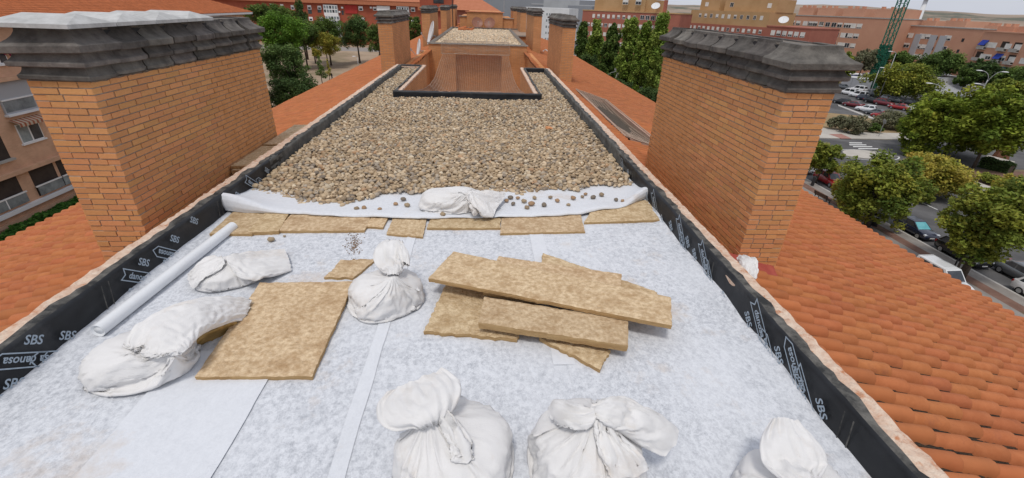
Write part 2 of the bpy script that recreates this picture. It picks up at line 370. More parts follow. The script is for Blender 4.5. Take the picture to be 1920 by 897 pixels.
def rand_rot(n, rng, tilt=1.0):
    a = rng.uniform(0, 6.283, n); b = rng.normal(0, tilt, n); c = rng.uniform(0, 6.283, n)
    ca, sa, cb, sb = np.cos(a), np.sin(a), np.cos(b), np.sin(b); z = np.zeros(n); o = np.ones(n)
    Rx = np.stack([np.stack([o, z, z], -1), np.stack([z, cb, -sb], -1), np.stack([z, sb, cb], -1)], -2)
    return rotz_np(a) @ Rx @ rotz_np(c)
def fbm(x, y, z=0.0, o=4): return noise.fractal(Vector((x, y, z)), 1.0, 2.0, o)
def smooth01(x): x = min(1, max(0, x)); return x * x * (3 - 2 * x)
def copy_tree(o, parent=None):
    c = o.copy(); COL.objects.link(c); c.parent = parent
    for ch in list(o.children): copy_tree(ch, c)
    return c
# ================================================================ our roof: deck, felt, parapets, gravel
XL, XLO, XR, XRO, PZ = -3.04, -3.26, 2.16, 2.38, .23
YN, YP, YE = -1.6, 12.2, 17.7            # near end, patio edge, far end of the deck
PXL, PXR = -2.35, 1.46                   # outer faces of the patio upstand
d = MB(); d.box(XL - .1, YN, -.25, XR + .1, YP, 0); d.box(XL - .1, YP, -.25, PXL, YE, 0); d.box(PXR, YP, -.25, XR + .1, YE, 0)
d.build('roof_deck', 'concrete', kind='structure', label='flat roof deck under the felt and the gravel')

def felt_z(x, y): return .004 + .006 * (fbm(x * 1.3, y * 1.3, 3) + .4)
def felt_sheet(x0, x1, y0, y1, lift, material, label, up0=0.0, up1=0.0, wob=.01):
    nu, nv = max(6, int((x1 - x0) / .04)), max(6, int((y1 - y0) / .06))
    def fn(u, v):
        y = y0 + (y1 - y0) * v
        xa = x0 + wob * fbm(y * 1.7, x0 * 3, 1) * (0 if up0 else 1); xb = x1 + wob * fbm(y * 1.7, x1 * 3, 2) * (0 if up1 else 1)
        x = xa + (xb - xa) * u; z = felt_z(x, y) + lift
        if up1 and u > 1 - 2.5 / nu:                              # turned up against the upstand
            k = (u - (1 - 2.5 / nu)) * nu / 2.5; z += k * up1 * (1 + .9 * fbm(y * 1.6, 4.4)); x = min(x, XR - .008 - .01 * (1 - k))
        if up0 and u < 2.5 / nu:
            k = 1 - u * nu / 2.5; z += k * up0 * (1 + .9 * fbm(y * 1.4, 9.4)); x = max(x, XL + .008 + .01 * (1 - k))
        return (x, y, z)
    g = MB(); g.grid(fn, nu, nv)
    return g.build('felt_sheet', material, smooth=True, label=label, cat='felt sheet', group='felt sheets laid over the deck')
felt_sheet(XL + .005, -1.44, YN, 6.2, .000, 'felt', 'white felt strip along the upstand under the white tube', up0=.022)
felt_sheet(-1.50, -.80, YN, 6.2, .003, 'felt', 'white felt strip under the middle tied sack')
felt_sheet(-.84, .66, YN, 6.2, .006, 'felt', 'broad white felt strip under the two big front sacks')
felt_sheet(.60, XR - .005, YN, 6.2, .009, 'felt', 'white felt strip along the printed black upstand beside the far plank ends', up1=.03)
felt_sheet(-2.15, -1.445, YN, 2.65, .012, 'felt_white', 'cleaner white felt offcut in front of the big square board')
felt_sheet(-.835, -.745, YN, 4.5, .012, 'felt_white', 'narrow bright felt lap running lengthwise past the middle sack')
felt_sheet(.5, .655, 2.47, 4.6, .012, 'felt_white', 'bright felt patch under the leaning stack of planks')

# ---- parapets: masonry core, rough mortar crown, black membrane dressed up and over the inner edge
def upstand(parent, axis, sgn, c, a0, a1, zt, wear=True):
    """membrane on the face at coordinate c (its outward normal points along sgn on the given axis), from a0 to a1"""
    n = int((a1 - a0) / .07)
    def fn(u, v):
        a = a0 + (a1 - a0) * u
        wav = .010 * fbm(a * 1.1, v * 2, c) + .004 * fbm(a * 6, v * 5, c)
        if v < .62: o, z = .012 + wav + .018 * (1 - v / .62) ** 3, zt * v / .62
        else:
            k = (v - .62) / .38; edge = (.095 if a < 6 or axis == 'y' else .07) + .035 * fbm(a * 3.3, 1.7, c) + .025 * fbm(a * 14, 2.7, c)
            o = .012 + wav - k * edge; z = zt + .014 * math.sin(min(1, k * 2.2) * 1.57) + .004 * fbm(a * 9, k * 4, 1)
        return (c + sgn * o, a, z) if axis == 'x' else (a, c + sgn * o, z)
    g = MB(); g.grid(fn, n, 14)
    k = 0
    for j in range(14):
        for i in range(n): yy = a0 + (a1 - a0) * (i + .5) / n if axis == 'x' else 99; g.mi[k] = 1 if (wear and j >= 10) else (2 if yy > 6.6 + .8 * fbm(i * .23, j * .5, c) and axis == 'x' and wear else 0); k += 1
    return g.build('membrane_upstand', ('membrane', 'membrane_worn', 'membrane_dusty'), parent, smooth=True)
def crown(parent, x0, x1, y0, y1, z, long_y=True, material='crown_mortar'):
    n = max(4, int(((y1 - y0) if long_y else (x1 - x0)) / .045))
    def fn(u, v):
        # u along, v across with rounded shoulders
        prof = [0, .06, .2, .4, .6, .8, .94, 1][round(v * 7)]
        sh = 0 if 0 < round(v * 7) < 7 else -.035
        if long_y: x, y = x0 + (x1 - x0) * prof, y0 + (y1 - y0) * u
        else: x, y = x0 + (x1 - x0) * u, y0 + (y1 - y0) * prof
        zz = z + sh + .013 * fbm(x * 9, y * 9, 1) + .006 * fbm(x * 30, y * 30, 5)
        e = .008 * fbm(x * 12, y * 12, 8)
        return (x + e, y, zz)
    g = MB(); g.grid(fn, n, 7); return g.build('crown', material, parent, smooth=False)
pl = empty('parapet_wall', (XLO, 2, 0), label='low parapet with black printed membrane beside the white tube', cat='parapet', kind='thing')
pr = empty('parapet_wall', (XRO, 2, 0), label='low parapet with black printed membrane facing the street', cat='parapet', kind='thing')
def rel(p, o): return o
for o in (pl, pr): o.location = (0, 0, 0)
g = MB(); g.box(XLO, YN, -.55, XL - .01, YE + .2, PZ - .03); g.build('masonry', 'crown_mortar', pl)
g = MB(); g.box(XR + .01, YN, -.55, XRO, YE + .2, PZ - .03); g.build('masonry', 'crown_mortar', pr)
crown(pl, XLO, XL - .02, YN, YE + .2, PZ - .002); crown(pr, XR + .02, XRO, YN, YE + .2, PZ - .002)
UL = upstand(pl, 'x', 1, XL - .012, YN, YE, PZ + .006); UR = upstand(pr, 'x', -1, XR + .012, YN, YE, PZ + .006)
# membrane lap seams
def lap(parent, side, y):
    c = XL + .006 if side < 0 else XR - .006; s = 1 if side < 0 else -1
    g = MB()
    for k in (0, .075):
        g.grid(lambda u, v: (c + s * (.016 + .002 * u), y + k + .008 * u + .05 * s * 0 + .03 * v, .02 + .2 * v), 1, 8)
    g.build('seam_mark', 'membrane_worn', parent)
for y in (3.15, 4.9, 7.4): lap(pl, -1, y)
for y in (1.72, 3.55, 6.1): lap(pr, 1, y)
# upstand round the patio
pp = empty('patio_parapet', label='low parapet with black membrane round the netted patio', cat='parapet', kind='thing')
g = MB(); g.box(PXL + .012, YP + .012, -.55, PXR - .012, YP + .18, PZ - .03); g.box(PXL + .012, YP + .18, -.55, PXL + .16, YE + .19, PZ - .03); g.box(PXR - .16, YP + .18, -.55, PXR - .012, YE + .19, PZ - .03)
g.box(XL - .01, YE, -.55, PXL + .012, YE + .2, PZ - .03); g.box(PXR - .012, YE, -.55, XR + .01, YE + .2, PZ - .03)
g.build('masonry', 'crown_mortar', pp)
crown(pp, PXL + .1, PXR - .1, YP + .09, YP + .2, PZ - .003, False); crown(pp, PXL + .08, PXL + .18, YP + .1, YE + .2, PZ - .001); crown(pp, PXR - .18, PXR - .08, YP + .1, YE + .2, PZ - .001)
crown(pp, XL, PXL + .1, YE + .06, YE + .2, PZ - .004, False); crown(pp, PXR - .1, XR, YE + .06, YE + .2, PZ - .004, False)
upstand(pp, 'y', -1, YP + .012, PXL - .01, PXR + .01, PZ + .006, False)
upstand(pp, 'x', -1, PXL + .012, YP, YE, PZ + .007); upstand(pp, 'x', 1, PXR - .012, YP, YE, PZ + .007)
upstand(pp, 'y', -1, YE + .012, XL, PXL, PZ + .005); upstand(pp, 'y', -1, YE + .012, PXR, XR, PZ + .005)

# ---- printed marks on the membrane: SBS and the maker's name in a banner outline, laid on the slant
def text_mesh(s, size, shear=.18):
    cu = bpy.data.curves.new('lettering', 'FONT'); cu.body = s; cu.size = size; cu.align_x = 'CENTER'; cu.align_y = 'CENTER'; cu.shear = shear; cu.offset = size * .018; cu.resolution_u = 3
    ob = bpy.data.objects.new('lettering', cu); COL.objects.link(ob)
    dg = bpy.context.evaluated_depsgraph_get(); me = bpy.data.meshes.new_from_object(ob.evaluated_get(dg))
    bpy.data.objects.remove(ob); me.materials.clear(); me.materials.append(MATS['print']); return me
T_SBS, T_NAME = text_mesh('SBS', .088, .1), text_mesh('danosa', .078, .12)
def banner_mesh():
    out = [(-.19, .052), (.125, .052), (.19, 0), (.125, -.052), (-.19, -.052), (-.155, 0)]
    inn = [(-.172, .043), (.121, .043), (.175, 0), (.121, -.043), (-.172, -.043), (-.142, 0)]
    g = MB(); n = 6; g.add([(x, y, 0) for x, y in out] + [(x, y, 0) for x, y in inn], [(k, (k + 1) % n, n + (k + 1) % n, n + k) for k in range(n)])
    return g.mesh('banner', 'print')
T_BAN = banner_mesh()
def stamp(parent, side, y, z, what, flip=False):
    # text direction runs along the wall and down; side -1 is the wall on the left
    s = 1 if side < 0 else -1
    tx = Vector((0, .78 * s, -.62)).normalized(); nrm = Vector((s, 0, 0)); ty = nrm.cross(tx)
    if flip: tx, ty = -tx, -ty
    c = XL + .03 if side < 0 else XR - .03
    M4 = Matrix.Identity(4)
    for i in range(3): M4[i][0], M4[i][1], M4[i][2] = tx[i], ty[i], nrm[i]
    M4.translation = Vector((c, y, z))
    for me in ([T_SBS] if what == 'S' else [T_NAME, T_BAN]):
        o = link('printed_mark', me, parent); o.matrix_local = M4
LM = [(4.10, .165, 'S', 0), (3.65, .165, 'S', 0), (3.94, .095, 'D', 1), (3.54, .085, 'D', 0), (3.90, .005, 'S', 0), (3.43, -.005, 'S', 0), (2.77, .065, 'S', 0), (2.62, -.01, 'D', 1), (2.43, .14, 'D', 1), (2.33, .035, 'S', 0), (2.56, .2, 'S', 0), (2.2, .0, 'D', 0),
      (4.45, .2, 'S', 0), (5.35, .12, 'S', 0), (5.75, .13, 'D', 0), (6.2, .15, 'S', 0), (6.0, .03, 'D', 1)]
RM = [(2.88, .10, 'S', 0), (2.74, .165, 'D', 0), (2.45, .105, 'S', 0), (2.55, .035, 'D', 1), (2.30, .16, 'D', 1), (2.13, .06, 'D', 0), (1.97, .09, 'S', 0), (3.28, .03, 'S', 0), (3.75, .16, 'D', 0), (3.60, .07, 'D', 1), (3.95, .1, 'S', 0), (4.35, .16, 'D', 0), (4.22, .05, 'D', 1), (4.62, .1, 'S', 0), (4.15, .14, 'S', 0), (5.2, .13, 'D', 0), (5.5, .1, 'S', 0), (4.9, .05, 'S', 0), (6.4, .12, 'S', 0), (6.7, .1, 'D', 1)]
for y, z, w, fl in LM: stamp(pl, -1, y, z, w, fl)
for y, z, w, fl in RM: stamp(pr, 1, y, z, w, fl)

# ---- folded-back felt edge in front of the gravel
FOLD = [(-3.04, 5.06), (-2.42, 4.99), (-1.61, 4.93), (-.80, 4.88), (-.06, 4.90), (.6, 4.95), (1.18, 5.05), (1.8, 5.3), (2.16, 5.55)]
GRAV = [(-3.04, 5.72), (-2.65, 5.50), (-2.31, 5.37), (-1.95, 5.22), (-1.72, 5.24), (-1.42, 5.48), (-.9, 5.66), (-.3, 5.62), (.36, 5.72), (1.27, 5.85), (1.75, 6.0), (2.16, 6.08)]
def pw(pts, x):
    return float(np.interp(x, [p[0] for p in pts], [p[1] for p in pts]))
def fold_z(x, y):
    y0, yg = pw(FOLD, x), pw(GRAV, x); k = (y - y0) / max(.2, yg - y0)
    return .055 + .02 * (1 - min(1, max(0, k)))
def fold_fn(u, v):
    x = -3.045 + 5.21 * u
    y0, yg = pw(FOLD, x), pw(GRAV, x)
    eL, eR = smooth01((-2.35 - x) / .65), smooth01((x - 1.75) / .42)
    hl = .022 + .03 * (fbm(x * 1.4, 2.2) + .3) + .13 * eL + .10 * eR
    wob = .03 * fbm(x * 2.1, 7.7)
    prof = [(-.005, .008), (-.02, .35), (-.012, .75), (.015, 1.0), (.06, 1.0), (.13, .8), (.22, .5), (.34, .25), (.5, .1), (.75, 0), (1.1, 0), (1.5, 0)]
    t = v * 11; i = min(10, int(t)); f = t - i
    o = prof[i][0] * (1 - f) + prof[i + 1][0] * f; q = prof[i][1] * (1 - f) + prof[i + 1][1] * f
    z = .048 + hl * q + .012 * fbm(x * 3, o * 5 + 1, 4) * (1 - min(1, v * 1.2)) + .10 * eL * min(1, v * 4) * (1 - smooth01((v - .5) * 2)) * .3
    return (x, y0 + wob + o, max(.015, z))
g = MB(); g.grid(fold_fn, 180, 44)
g.build('felt_sheet', 'felt_white', smooth=True, label='folded-back white felt edge lying under the front of the gravel', cat='felt sheet', group='felt sheets laid over the deck')

# ---- gravel
def ico(sub):
    import bmesh
    bm = bmesh.new(); bmesh.ops.create_icosphere(bm, subdivisions=sub, radius=1.0); bm.verts.ensure_lookup_table()
    V = np.array([v.co[:] for v in bm.verts]); F = np.array([[v.index for v in f.verts] for f in bm.faces]); bm.free(); return V, F
ICO2, ICO1 = ico(2), ico(1)
def stone_tint(n):
    base = np.array([(.45, .345, .225), (.53, .42, .29), (.40, .295, .185), (.32, .24, .16), (.36, .305, .24), (.23, .19, .15), (.58, .49, .36), (.42, .27, .16)])
    w = np.array([.24, .18, .19, .13, .10, .08, .05, .03]); c = base[RNG.choice(len(base), n, p=w / w.sum())]
    return c * RNG.uniform(.86, 1.24, (n, 1))
def stones(P, tmpl, r):
    n = len(P); sc = np.stack([r * RNG.uniform(.85, 1.45, n), r * RNG.uniform(.75, 1.1, n), r * RNG.uniform(.5, .85, n)], -1)
    M3 = rand_rot(n, RNG, .35) * sc[:, None, :]
    V0 = tmpl[0].copy(); V0 = V0 * (1 + .10 * np.sin(V0[:, [1]] * 3.1 + V0[:, [2]] * 2.3))
    V, F = repeat_mesh(V0, tmpl[1], M3, P)
    return V, F, np.repeat(stone_tint(n), len(V0), 0)
def scatter(x0, x1, y0, y1, s, keep):
    xs, ys = np.meshgrid(np.arange(x0, x1, s), np.arange(y0, y1, s * .866)); xs = xs + (np.arange(xs.shape[0]) % 2)[:, None] * s / 2
    P = np.stack([xs.ravel(), ys.ravel()], -1); P += RNG.normal(0, s * .22, P.shape)
    return P[keep(P[:, 0], P[:, 1])]
gx, gy = [p[0] for p in GRAV], [p[1] for p in GRAV]
def keep(x, y, m=.035, back=0.0):
    b = np.interp(x, gx, gy) + back + .05 * np.sin(x * 9.1) + .03 * np.sin(x * 23)
    a = (x > XL + m) & (x < XR - m) & (y > b) & (y < YE - m)
    pit = (y > YP - m - .01) & (x > PXL - m) & (x < PXR + m)
    return a & ~pit
nearV = []; vo = 0
def pebbles(name, P2, z, tm, rmean, label=None):
    pass
VV, FF, TT = [], [], []
def put(P2, z, tm, r):
    global vo
    n = len(P2); P = np.concatenate([P2, z[:, None]], 1); V, F, T = stones(P, tm, r)
    VV.append(V); FF.append(F + vo); TT.append(T); vo += len(V)
def zlay(P2, base, amp): return base + amp * RNG.uniform(0, 1, len(P2)) + .018 * np.sin(P2[:, 0] * 2.3 + 1) * np.sin(P2[:, 1] * 1.9)
a = scatter(XL, XR, 4.9, 9.2, .056, lambda x, y: keep(x, y)); put(a, zlay(a, .060, .010), ICO2, RNG.uniform(.022, .036, len(a)))
a = scatter(XL, XR, 4.9, 9.2, .070, lambda x, y: keep(x, y, .04, .10)); put(a, zlay(a, .087, .014), ICO2, RNG.uniform(.018, .040, len(a)))
a = scatter(XL, XR, 9.2, YE, .060, lambda x, y: keep(x, y)); put(a, zlay(a, .066, .012), ICO1, RNG.uniform(.027, .041, len(a)))
a = scatter(XL, XR, 9.2, YE, .078, lambda x, y: keep(x, y, .04)); put(a, zlay(a, .096, .016), ICO1, RNG.uniform(.025, .042, len(a)))
me = np_mesh('gravel', np.concatenate(VV), np.concatenate(FF), 'pebble', np.concatenate(TT), smooth=True)
tagit(link('gravel', me), 'tan and grey river gravel spread over the flat roof', 'gravel', kind='stuff')
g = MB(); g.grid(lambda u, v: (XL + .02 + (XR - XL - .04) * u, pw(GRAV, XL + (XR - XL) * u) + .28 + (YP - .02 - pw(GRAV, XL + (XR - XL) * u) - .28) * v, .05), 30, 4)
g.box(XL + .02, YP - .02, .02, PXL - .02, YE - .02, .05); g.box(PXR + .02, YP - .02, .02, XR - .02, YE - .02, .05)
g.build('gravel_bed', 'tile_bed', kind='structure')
# loose pebbles that rolled onto the felt
peb = []
for k in range(5):
    V = ICO2[0] * np.array([1.15, .95, .7]) * (1 + .12 * np.sin(ICO2[0][:, [0]] * (2 + k) + ICO2[0][:, [1]] * 3 + k)); c = stone_tint(1)[0] * .9
    peb.append(np_mesh('pebble', V, ICO2[1], 'pebble', np.tile(c, (len(V), 1)), smooth=True))
PEB = [(950, 377), (957, 371), (1045, 377), (1066, 385), (1092, 369), (1098, 364), (1155, 376), (1167, 378), (982, 378), (988, 391), (996, 384), (1020, 386), (971, 371), (1002, 371), (1032, 370), (1075, 372), (756, 374), (712, 393), (764, 386), (669, 392), (683, 391), (1112, 371), (742, 383), (830, 404), (1128, 366), (937, 366), (962, 383)]
for i, (px, py) in enumerate(PEB):
    p = on_z(px, py, .075); r = random.uniform(.024, .04)
    o = link('pebble', peb[i % 5], None, (p[0], p[1], fold_z(p[0], p[1]) + r * .55), (0, 0, random.uniform(0, 6))); o.scale = (r, r, r)
    tagit(o, 'loose pebble strewn on the folded white felt below the gravel', 'pebble', 'loose pebbles on the felt fold')
for i, (px, py, lab) in enumerate([(508, 451, 'single dark pebble on the felt just below the split board pieces'), (533, 443, 'tiny pebble on the felt beside the dark single pebble')]):
    p = on_z(px, py, .02); r = (.034, .014)[i]; o = link('pebble', peb[3], None, (p[0], p[1], .012 + r * .6)); o.scale = (r, r, r); tagit(o, lab, 'pebble')
# ================================================================ chimneys
BRK = MB().box(-.5, -.5, -.5, .5, .5, .5).mesh('brick', 'brick')
def cap_profile(k):
    if k == 0: ol, ot, h, lip = .030, -.005, .118, .048
    elif k == 1: ol, ot, h, lip = .062, .012, .118, .050
    else: ol, ot, h, lip = .100, -.045, .215, .072
    pr = [(-.09, 0), (ol - .012, 0), (ol, .008), (ol + .003, lip - .01), (ol - .008, lip)]
    n = 5
    for i in range(1, n + 1):
        f = i / n; pr.append((ol - .008 + (ot - ol + .008) * (1 - (1 - f) ** 1.9), lip + (h - lip) * f ** 1.25))
    pr.append((-.12, h)); return pr, h
def sweep(path_fn, npts, prof):
    g = MB(); n = len(prof); v = []
    for i in range(npts):
        for o, z in prof: x, y = path_fn(i, o); v.append((x, y, z))
    f = []
    for i in range(npts - 1):
        for k in range(n): f.append((i * n + k, (i + 1) * n + k, (i + 1) * n + (k + 1) % n, i * n + (k + 1) % n))
    f.append(tuple(range(n))); f.append(tuple((npts - 1) * n + k for k in range(n - 1, -1, -1)))
    g.add(v, f); return g
def cap_ring(par, x0, x1, y0, y1, z, k, seed, piece=.46):
    rnd = random.Random(seed); prof, h = cap_profile(k); L = y1 - y0
    end = .36 + .05 * k
    nmid = max(1, round((L - 2 * end) / piece)); pc = (L - 2 * end) / nmid; gap = .02
    def placed(gm, name='cap_stone'):
        cc = np.array(gm.v).mean(0); gm.v = [(p[0] - cc[0], p[1] - cc[1], p[2]) for p in gm.v]; o = gm.build(name, 'cap_stone', par); o.location = (cc[0] + rnd.uniform(-.005, .005), cc[1] + rnd.uniform(-.003, .003), z + rnd.uniform(-.004, .005)); o.rotation_euler = (rnd.uniform(-.018, .018), rnd.uniform(-.03, .03), rnd.uniform(-.022, .022)); return o
    # the two end stones wrap the short sides
    def e0(i, o): return [(x0 - o, y0 + end - gap), (x0 - o, y0 - o), (x1 + o, y0 - o), (x1 + o, y0 + end - gap)][i]
    def e1(i, o): return [(x1 + o, y1 - end + gap), (x1 + o, y1 + o), (x0 - o, y1 + o), (x0 - o, y1 - end + gap)][i]
    placed(sweep(e0, 4, prof)); placed(sweep(e1, 4, prof))
    for i in range(nmid):
        a, b = y0 + end + i * pc, y0 + end + (i + 1) * pc
        def bul(j, o): t = j / 6 * 2 - 1; return o - (.016 * t * t + .014 * abs(t) ** 6 if o > -.08 else 0)
        sk = .035 * rnd.uniform(.6, 1.2)            # joints run on the slant
        def yy(j, o, lo, hi): return lo + (hi - lo) * j / 6 - sk * (o - .03) / .1
        placed(sweep(lambda j, o: (x0 - bul(j, o), yy(j, o, b - gap, a)), 7, prof))
        placed(sweep(lambda j, o: (x1 + bul(j, o), yy(j, o, a, b - gap)), 7, prof))
    return h
def chimney(label, x0, x1, y0, y1, zb, zt, detail, seed, lids=0, group=None):
    c = empty('chimney', (0, 0, 0), label=label, cat='chimney', group=group, kind='thing')
    rnd = random.Random(seed)
    if detail:
        g = MB(); g.box(x0 + .009, y0 + .009, zb, x1 - .009, y1 - .009, zt); g.build('mortar_core', 'mortar', c)
        P, H, BW, BD = .25, .0625, .24, .115; rows = int(round((zt - zb) / H)); items = []
        for r in range(rows):
            z = zt - (r + .5) * H; odd = r % 2
            def run(a, b, st):
                out = []; p = a
                first = True
                while p < b - .03:
                    q = min(b, p + (st if first else P)); first = False
                    if b - q < .05: q = b
                    out.append((p, q)); p = q
                return out
            if not odd:
                for s, xf in ((-1, x0), (1, x1)):
                    for a, b in run(y0, y1, P): items.append((xf - s * BD / 2 + 0, (a + b) / 2, z, BD, b - a - .012, 1 if s * (1 if x0 > 0 else -1) < 0 else 0))
                for s, yf in ((-1, y0), (1, y1)):
                    for a, b in run(x0 + BD, x1 - BD, P * .62): items.append(((a + b) / 2, yf - s * BD / 2, z, b - a - .011, BD, 2 if s < 0 else 0))
            else:
                for s, yf in ((-1, y0), (1, y1)):
                    for a, b in run(x0, x1, P * (1 if r % 4 == 1 else .52)): items.append(((a + b) / 2, yf - s * BD / 2, z, b - a - .011, BD, 2 if s < 0 else 0))
                for s, xf in ((-1, x0), (1, x1)):
                    for a, b in run(y0 + BD, y1 - BD, P): items.append((xf - s * BD / 2, (a + b) / 2, z, BD, b - a - .012, 1 if s * (1 if x0 > 0 else -1) < 0 else 0))
        items.sort(key=lambda q: (0 if q[5] else 1, 0 if q[2] > -.35 else 1, math.hypot(q[0], q[1])))
        rest = MB()
        for i, (x, y, z, sx, sy, vis) in enumerate(items):
            dx, dy = rnd.uniform(-.0025, .0025), rnd.uniform(-.0025, .0025); sz = H - .0115 + rnd.uniform(-.001, .001)
            if i < 300:
                o = link('brick', BRK, c, (x + dx, y + dy, z + rnd.uniform(-.001, .001)), (rnd.uniform(-.006, .006), rnd.uniform(-.004, .004), rnd.uniform(-.006, .006))); o.scale = (sx, sy, sz)
            else: rest.box(x + dx - sx / 2, y + dy - sy / 2, z - sz / 2, x + dx + sx / 2, y + dy + sy / 2, z + sz / 2)
        o = rest.build('brickwork', 'brick_plain', c); o['kind'] = 'stuff'
        g = MB()   # mortar smeared under the cap
        g.grid(lambda u, v: ((x0 if x0 > 0 else x1) + (-1 if x0 > 0 else 1) * (.003 + .022 * v), y0 + (y1 - y0) * u, zt - (.012 + .018 * abs(fbm(u * 30, 1.3, seed))) * (1 - v) + .004), 120, 3)
        g.build('mortar_smear', 'crown_grey', c)
    else:
        g = MB(); g.box(x0, y0, zb, x1, y1, zt); g.build('shaft', 'brick_wall', c)
    z = zt
    for k in range(3): z += cap_ring(c, x0, x1, y0, y1, z + .002, k, seed * 10 + k, .46 if detail else .6)
    g = MB(); g.box(x0 + .05, y0 + .05, zt, x1 - .05, y1 - .05, z - .035); g.build('flue_top', 'membrane', c); g = MB(); g.box(x0 + .06, y0 + .06, z - .03, x1 - .06, y1 - .06, z - .012); g.build('flue_cover', 'crown_grey', c)
    y = y0 - .11
    for i in range(lids):
        w = .60; xa, xb = x0 - .075, x1 + .075; zz = z + .004; t = .035
        v = [(xa, y, zz), (xb, y, zz), (xb, y + w - .01, zz), (xa, y + w - .01, zz), (xa, y, zz + t), (xb, y, zz + t), (xb, y + w - .01, zz + t), (xa, y + w - .01, zz + t), (xa + .12, y + w * .5, zz + t + .075), (xb - .12, y + w * .5, zz + t + .075)]
        g = MB().add(v, [(3, 2, 1, 0), (0, 1, 5, 4), (1, 2, 6, 5), (2, 3, 7, 6), (3, 0, 4, 7), (4, 5, 9, 8), (6, 7, 8, 9), (5, 6, 9), (7, 4, 8)]); o = g.build('lid_slab', 'lid_concrete', c)
        o.rotation_euler = (0, 0, 0); y += w
    return c
# stuff brickwork: random per brick cannot come from object info, so a noise by position
mat('brick_plain', (.56, .26, .10), (.67, .325, .14), rough=.9, scale=6, detail=3, bump=.25, bscale=60, spec=.15, stain=(.42, .23, .13), sscale=5, smin=.58, smax=.85, lo=.3, hi=.7)
mat('membrane_edge', (.01, .01, .012), rough=.6)
chimney('long brick chimney with pale concrete lids beside the left parapet', -4.26, -3.70, 4.66, 8.28, -.95, 1.53, True, 1, lids=4)
chimney('long brick chimney with dark stone cap beside the street-side parapet', 3.08, 3.595, 4.68, 8.32, -1.0, 1.59, True, 2)
chimney('brick chimney beyond the left end of the gravel', -4.26, -3.70, 20.1, 24.5, -1.0, 1.47, False, 3)
chimney('brick chimney beyond the street-side end of the gravel', 3.08, 3.60, 19.9, 24.3, -1.0, 1.54, False, 4)
chimney('chimney beside the left wall of the second roof block', -4.26, -3.70, 33.9, 39.5, -1.0, 1.6, False, 5)
chimney('chimney against the street side of the second roof block', 3.08, 3.60, 32.3, 38.2, -1.0, 1.68, False, 6)
chimney('chimney behind the white mast past the second roof block', -4.26, -3.70, 48.2, 53.2, -1.0, 1.6, False, 7)
chimney('chimney in front of the white office building, middle of three', 3.08, 3.60, 44.8, 50.4, -1.0, 1.68, False, 8)
chimney('farthest chimney of the left row, before the red gable', -4.26, -3.70, 61.5, 66, -1.0, 1.62, False, 9)
chimney('farthest chimney of the street-side row, before the grey hall', 3.08, 3.60, 57, 63, -1.0, 1.64, False, 10)

# ================================================================ tiled slopes
SLP = .30; ANG = math.atan(SLP); TP, TLEN = .205, .365
ROOF_Z0 = -.26
EAVE_R, EAVE_L = 9.35, -8.85
RY0, RY1 = -2.0, 72.0
def tile_template(nseg):
    prof = [(0, .004), (.010, -.018), (.038, -.018), (.046, .015), (.058, .052), (.082, .082), (.115, .090), (.150, .082), (.180, .055), (.196, .022), (.204, .0)]
    if nseg == 0: prof = [(0, 0), (.036, -.018), (.052, .04), (.085, .083), (.145, .083), (.19, .035), (.204, .0)]
    n = len(prof); V = []; L = TLEN + .05
    stn = [(0, -.012, .93), (L * .6, .008, 1.0), (L - .02, .02, 1.03), (L, .016, .97)]
    for x, dz, k in stn:
        for y, z in prof: V.append((x, .105 + (y - .105) * (k * .5 + .5), z * k + dz))
    for y, z in prof: V.append((L + .0005, .105 + (y - .105) * .985, z * .97 + .016))
    for y, z in prof: V.append((L - .004, .105 + (y - .105) * .93, z * .93 - .012))   # front lip, down to the tile below
    F = []
    for i in (0, 1, 2, 4):
        for k in range(n - 1): F.append((i * n + k, (i + 1) * n + k, (i + 1) * n + k + 1, i * n + k + 1))
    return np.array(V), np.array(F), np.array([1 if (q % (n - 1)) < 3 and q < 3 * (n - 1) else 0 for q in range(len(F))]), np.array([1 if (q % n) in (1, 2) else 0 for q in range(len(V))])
TT_N, TT_F = tile_template(1), tile_template(0)
WELL = (3.4, 4.6, 10.8, 17.7)   # netted well in the street-side slope: x0,x1,y0,y1
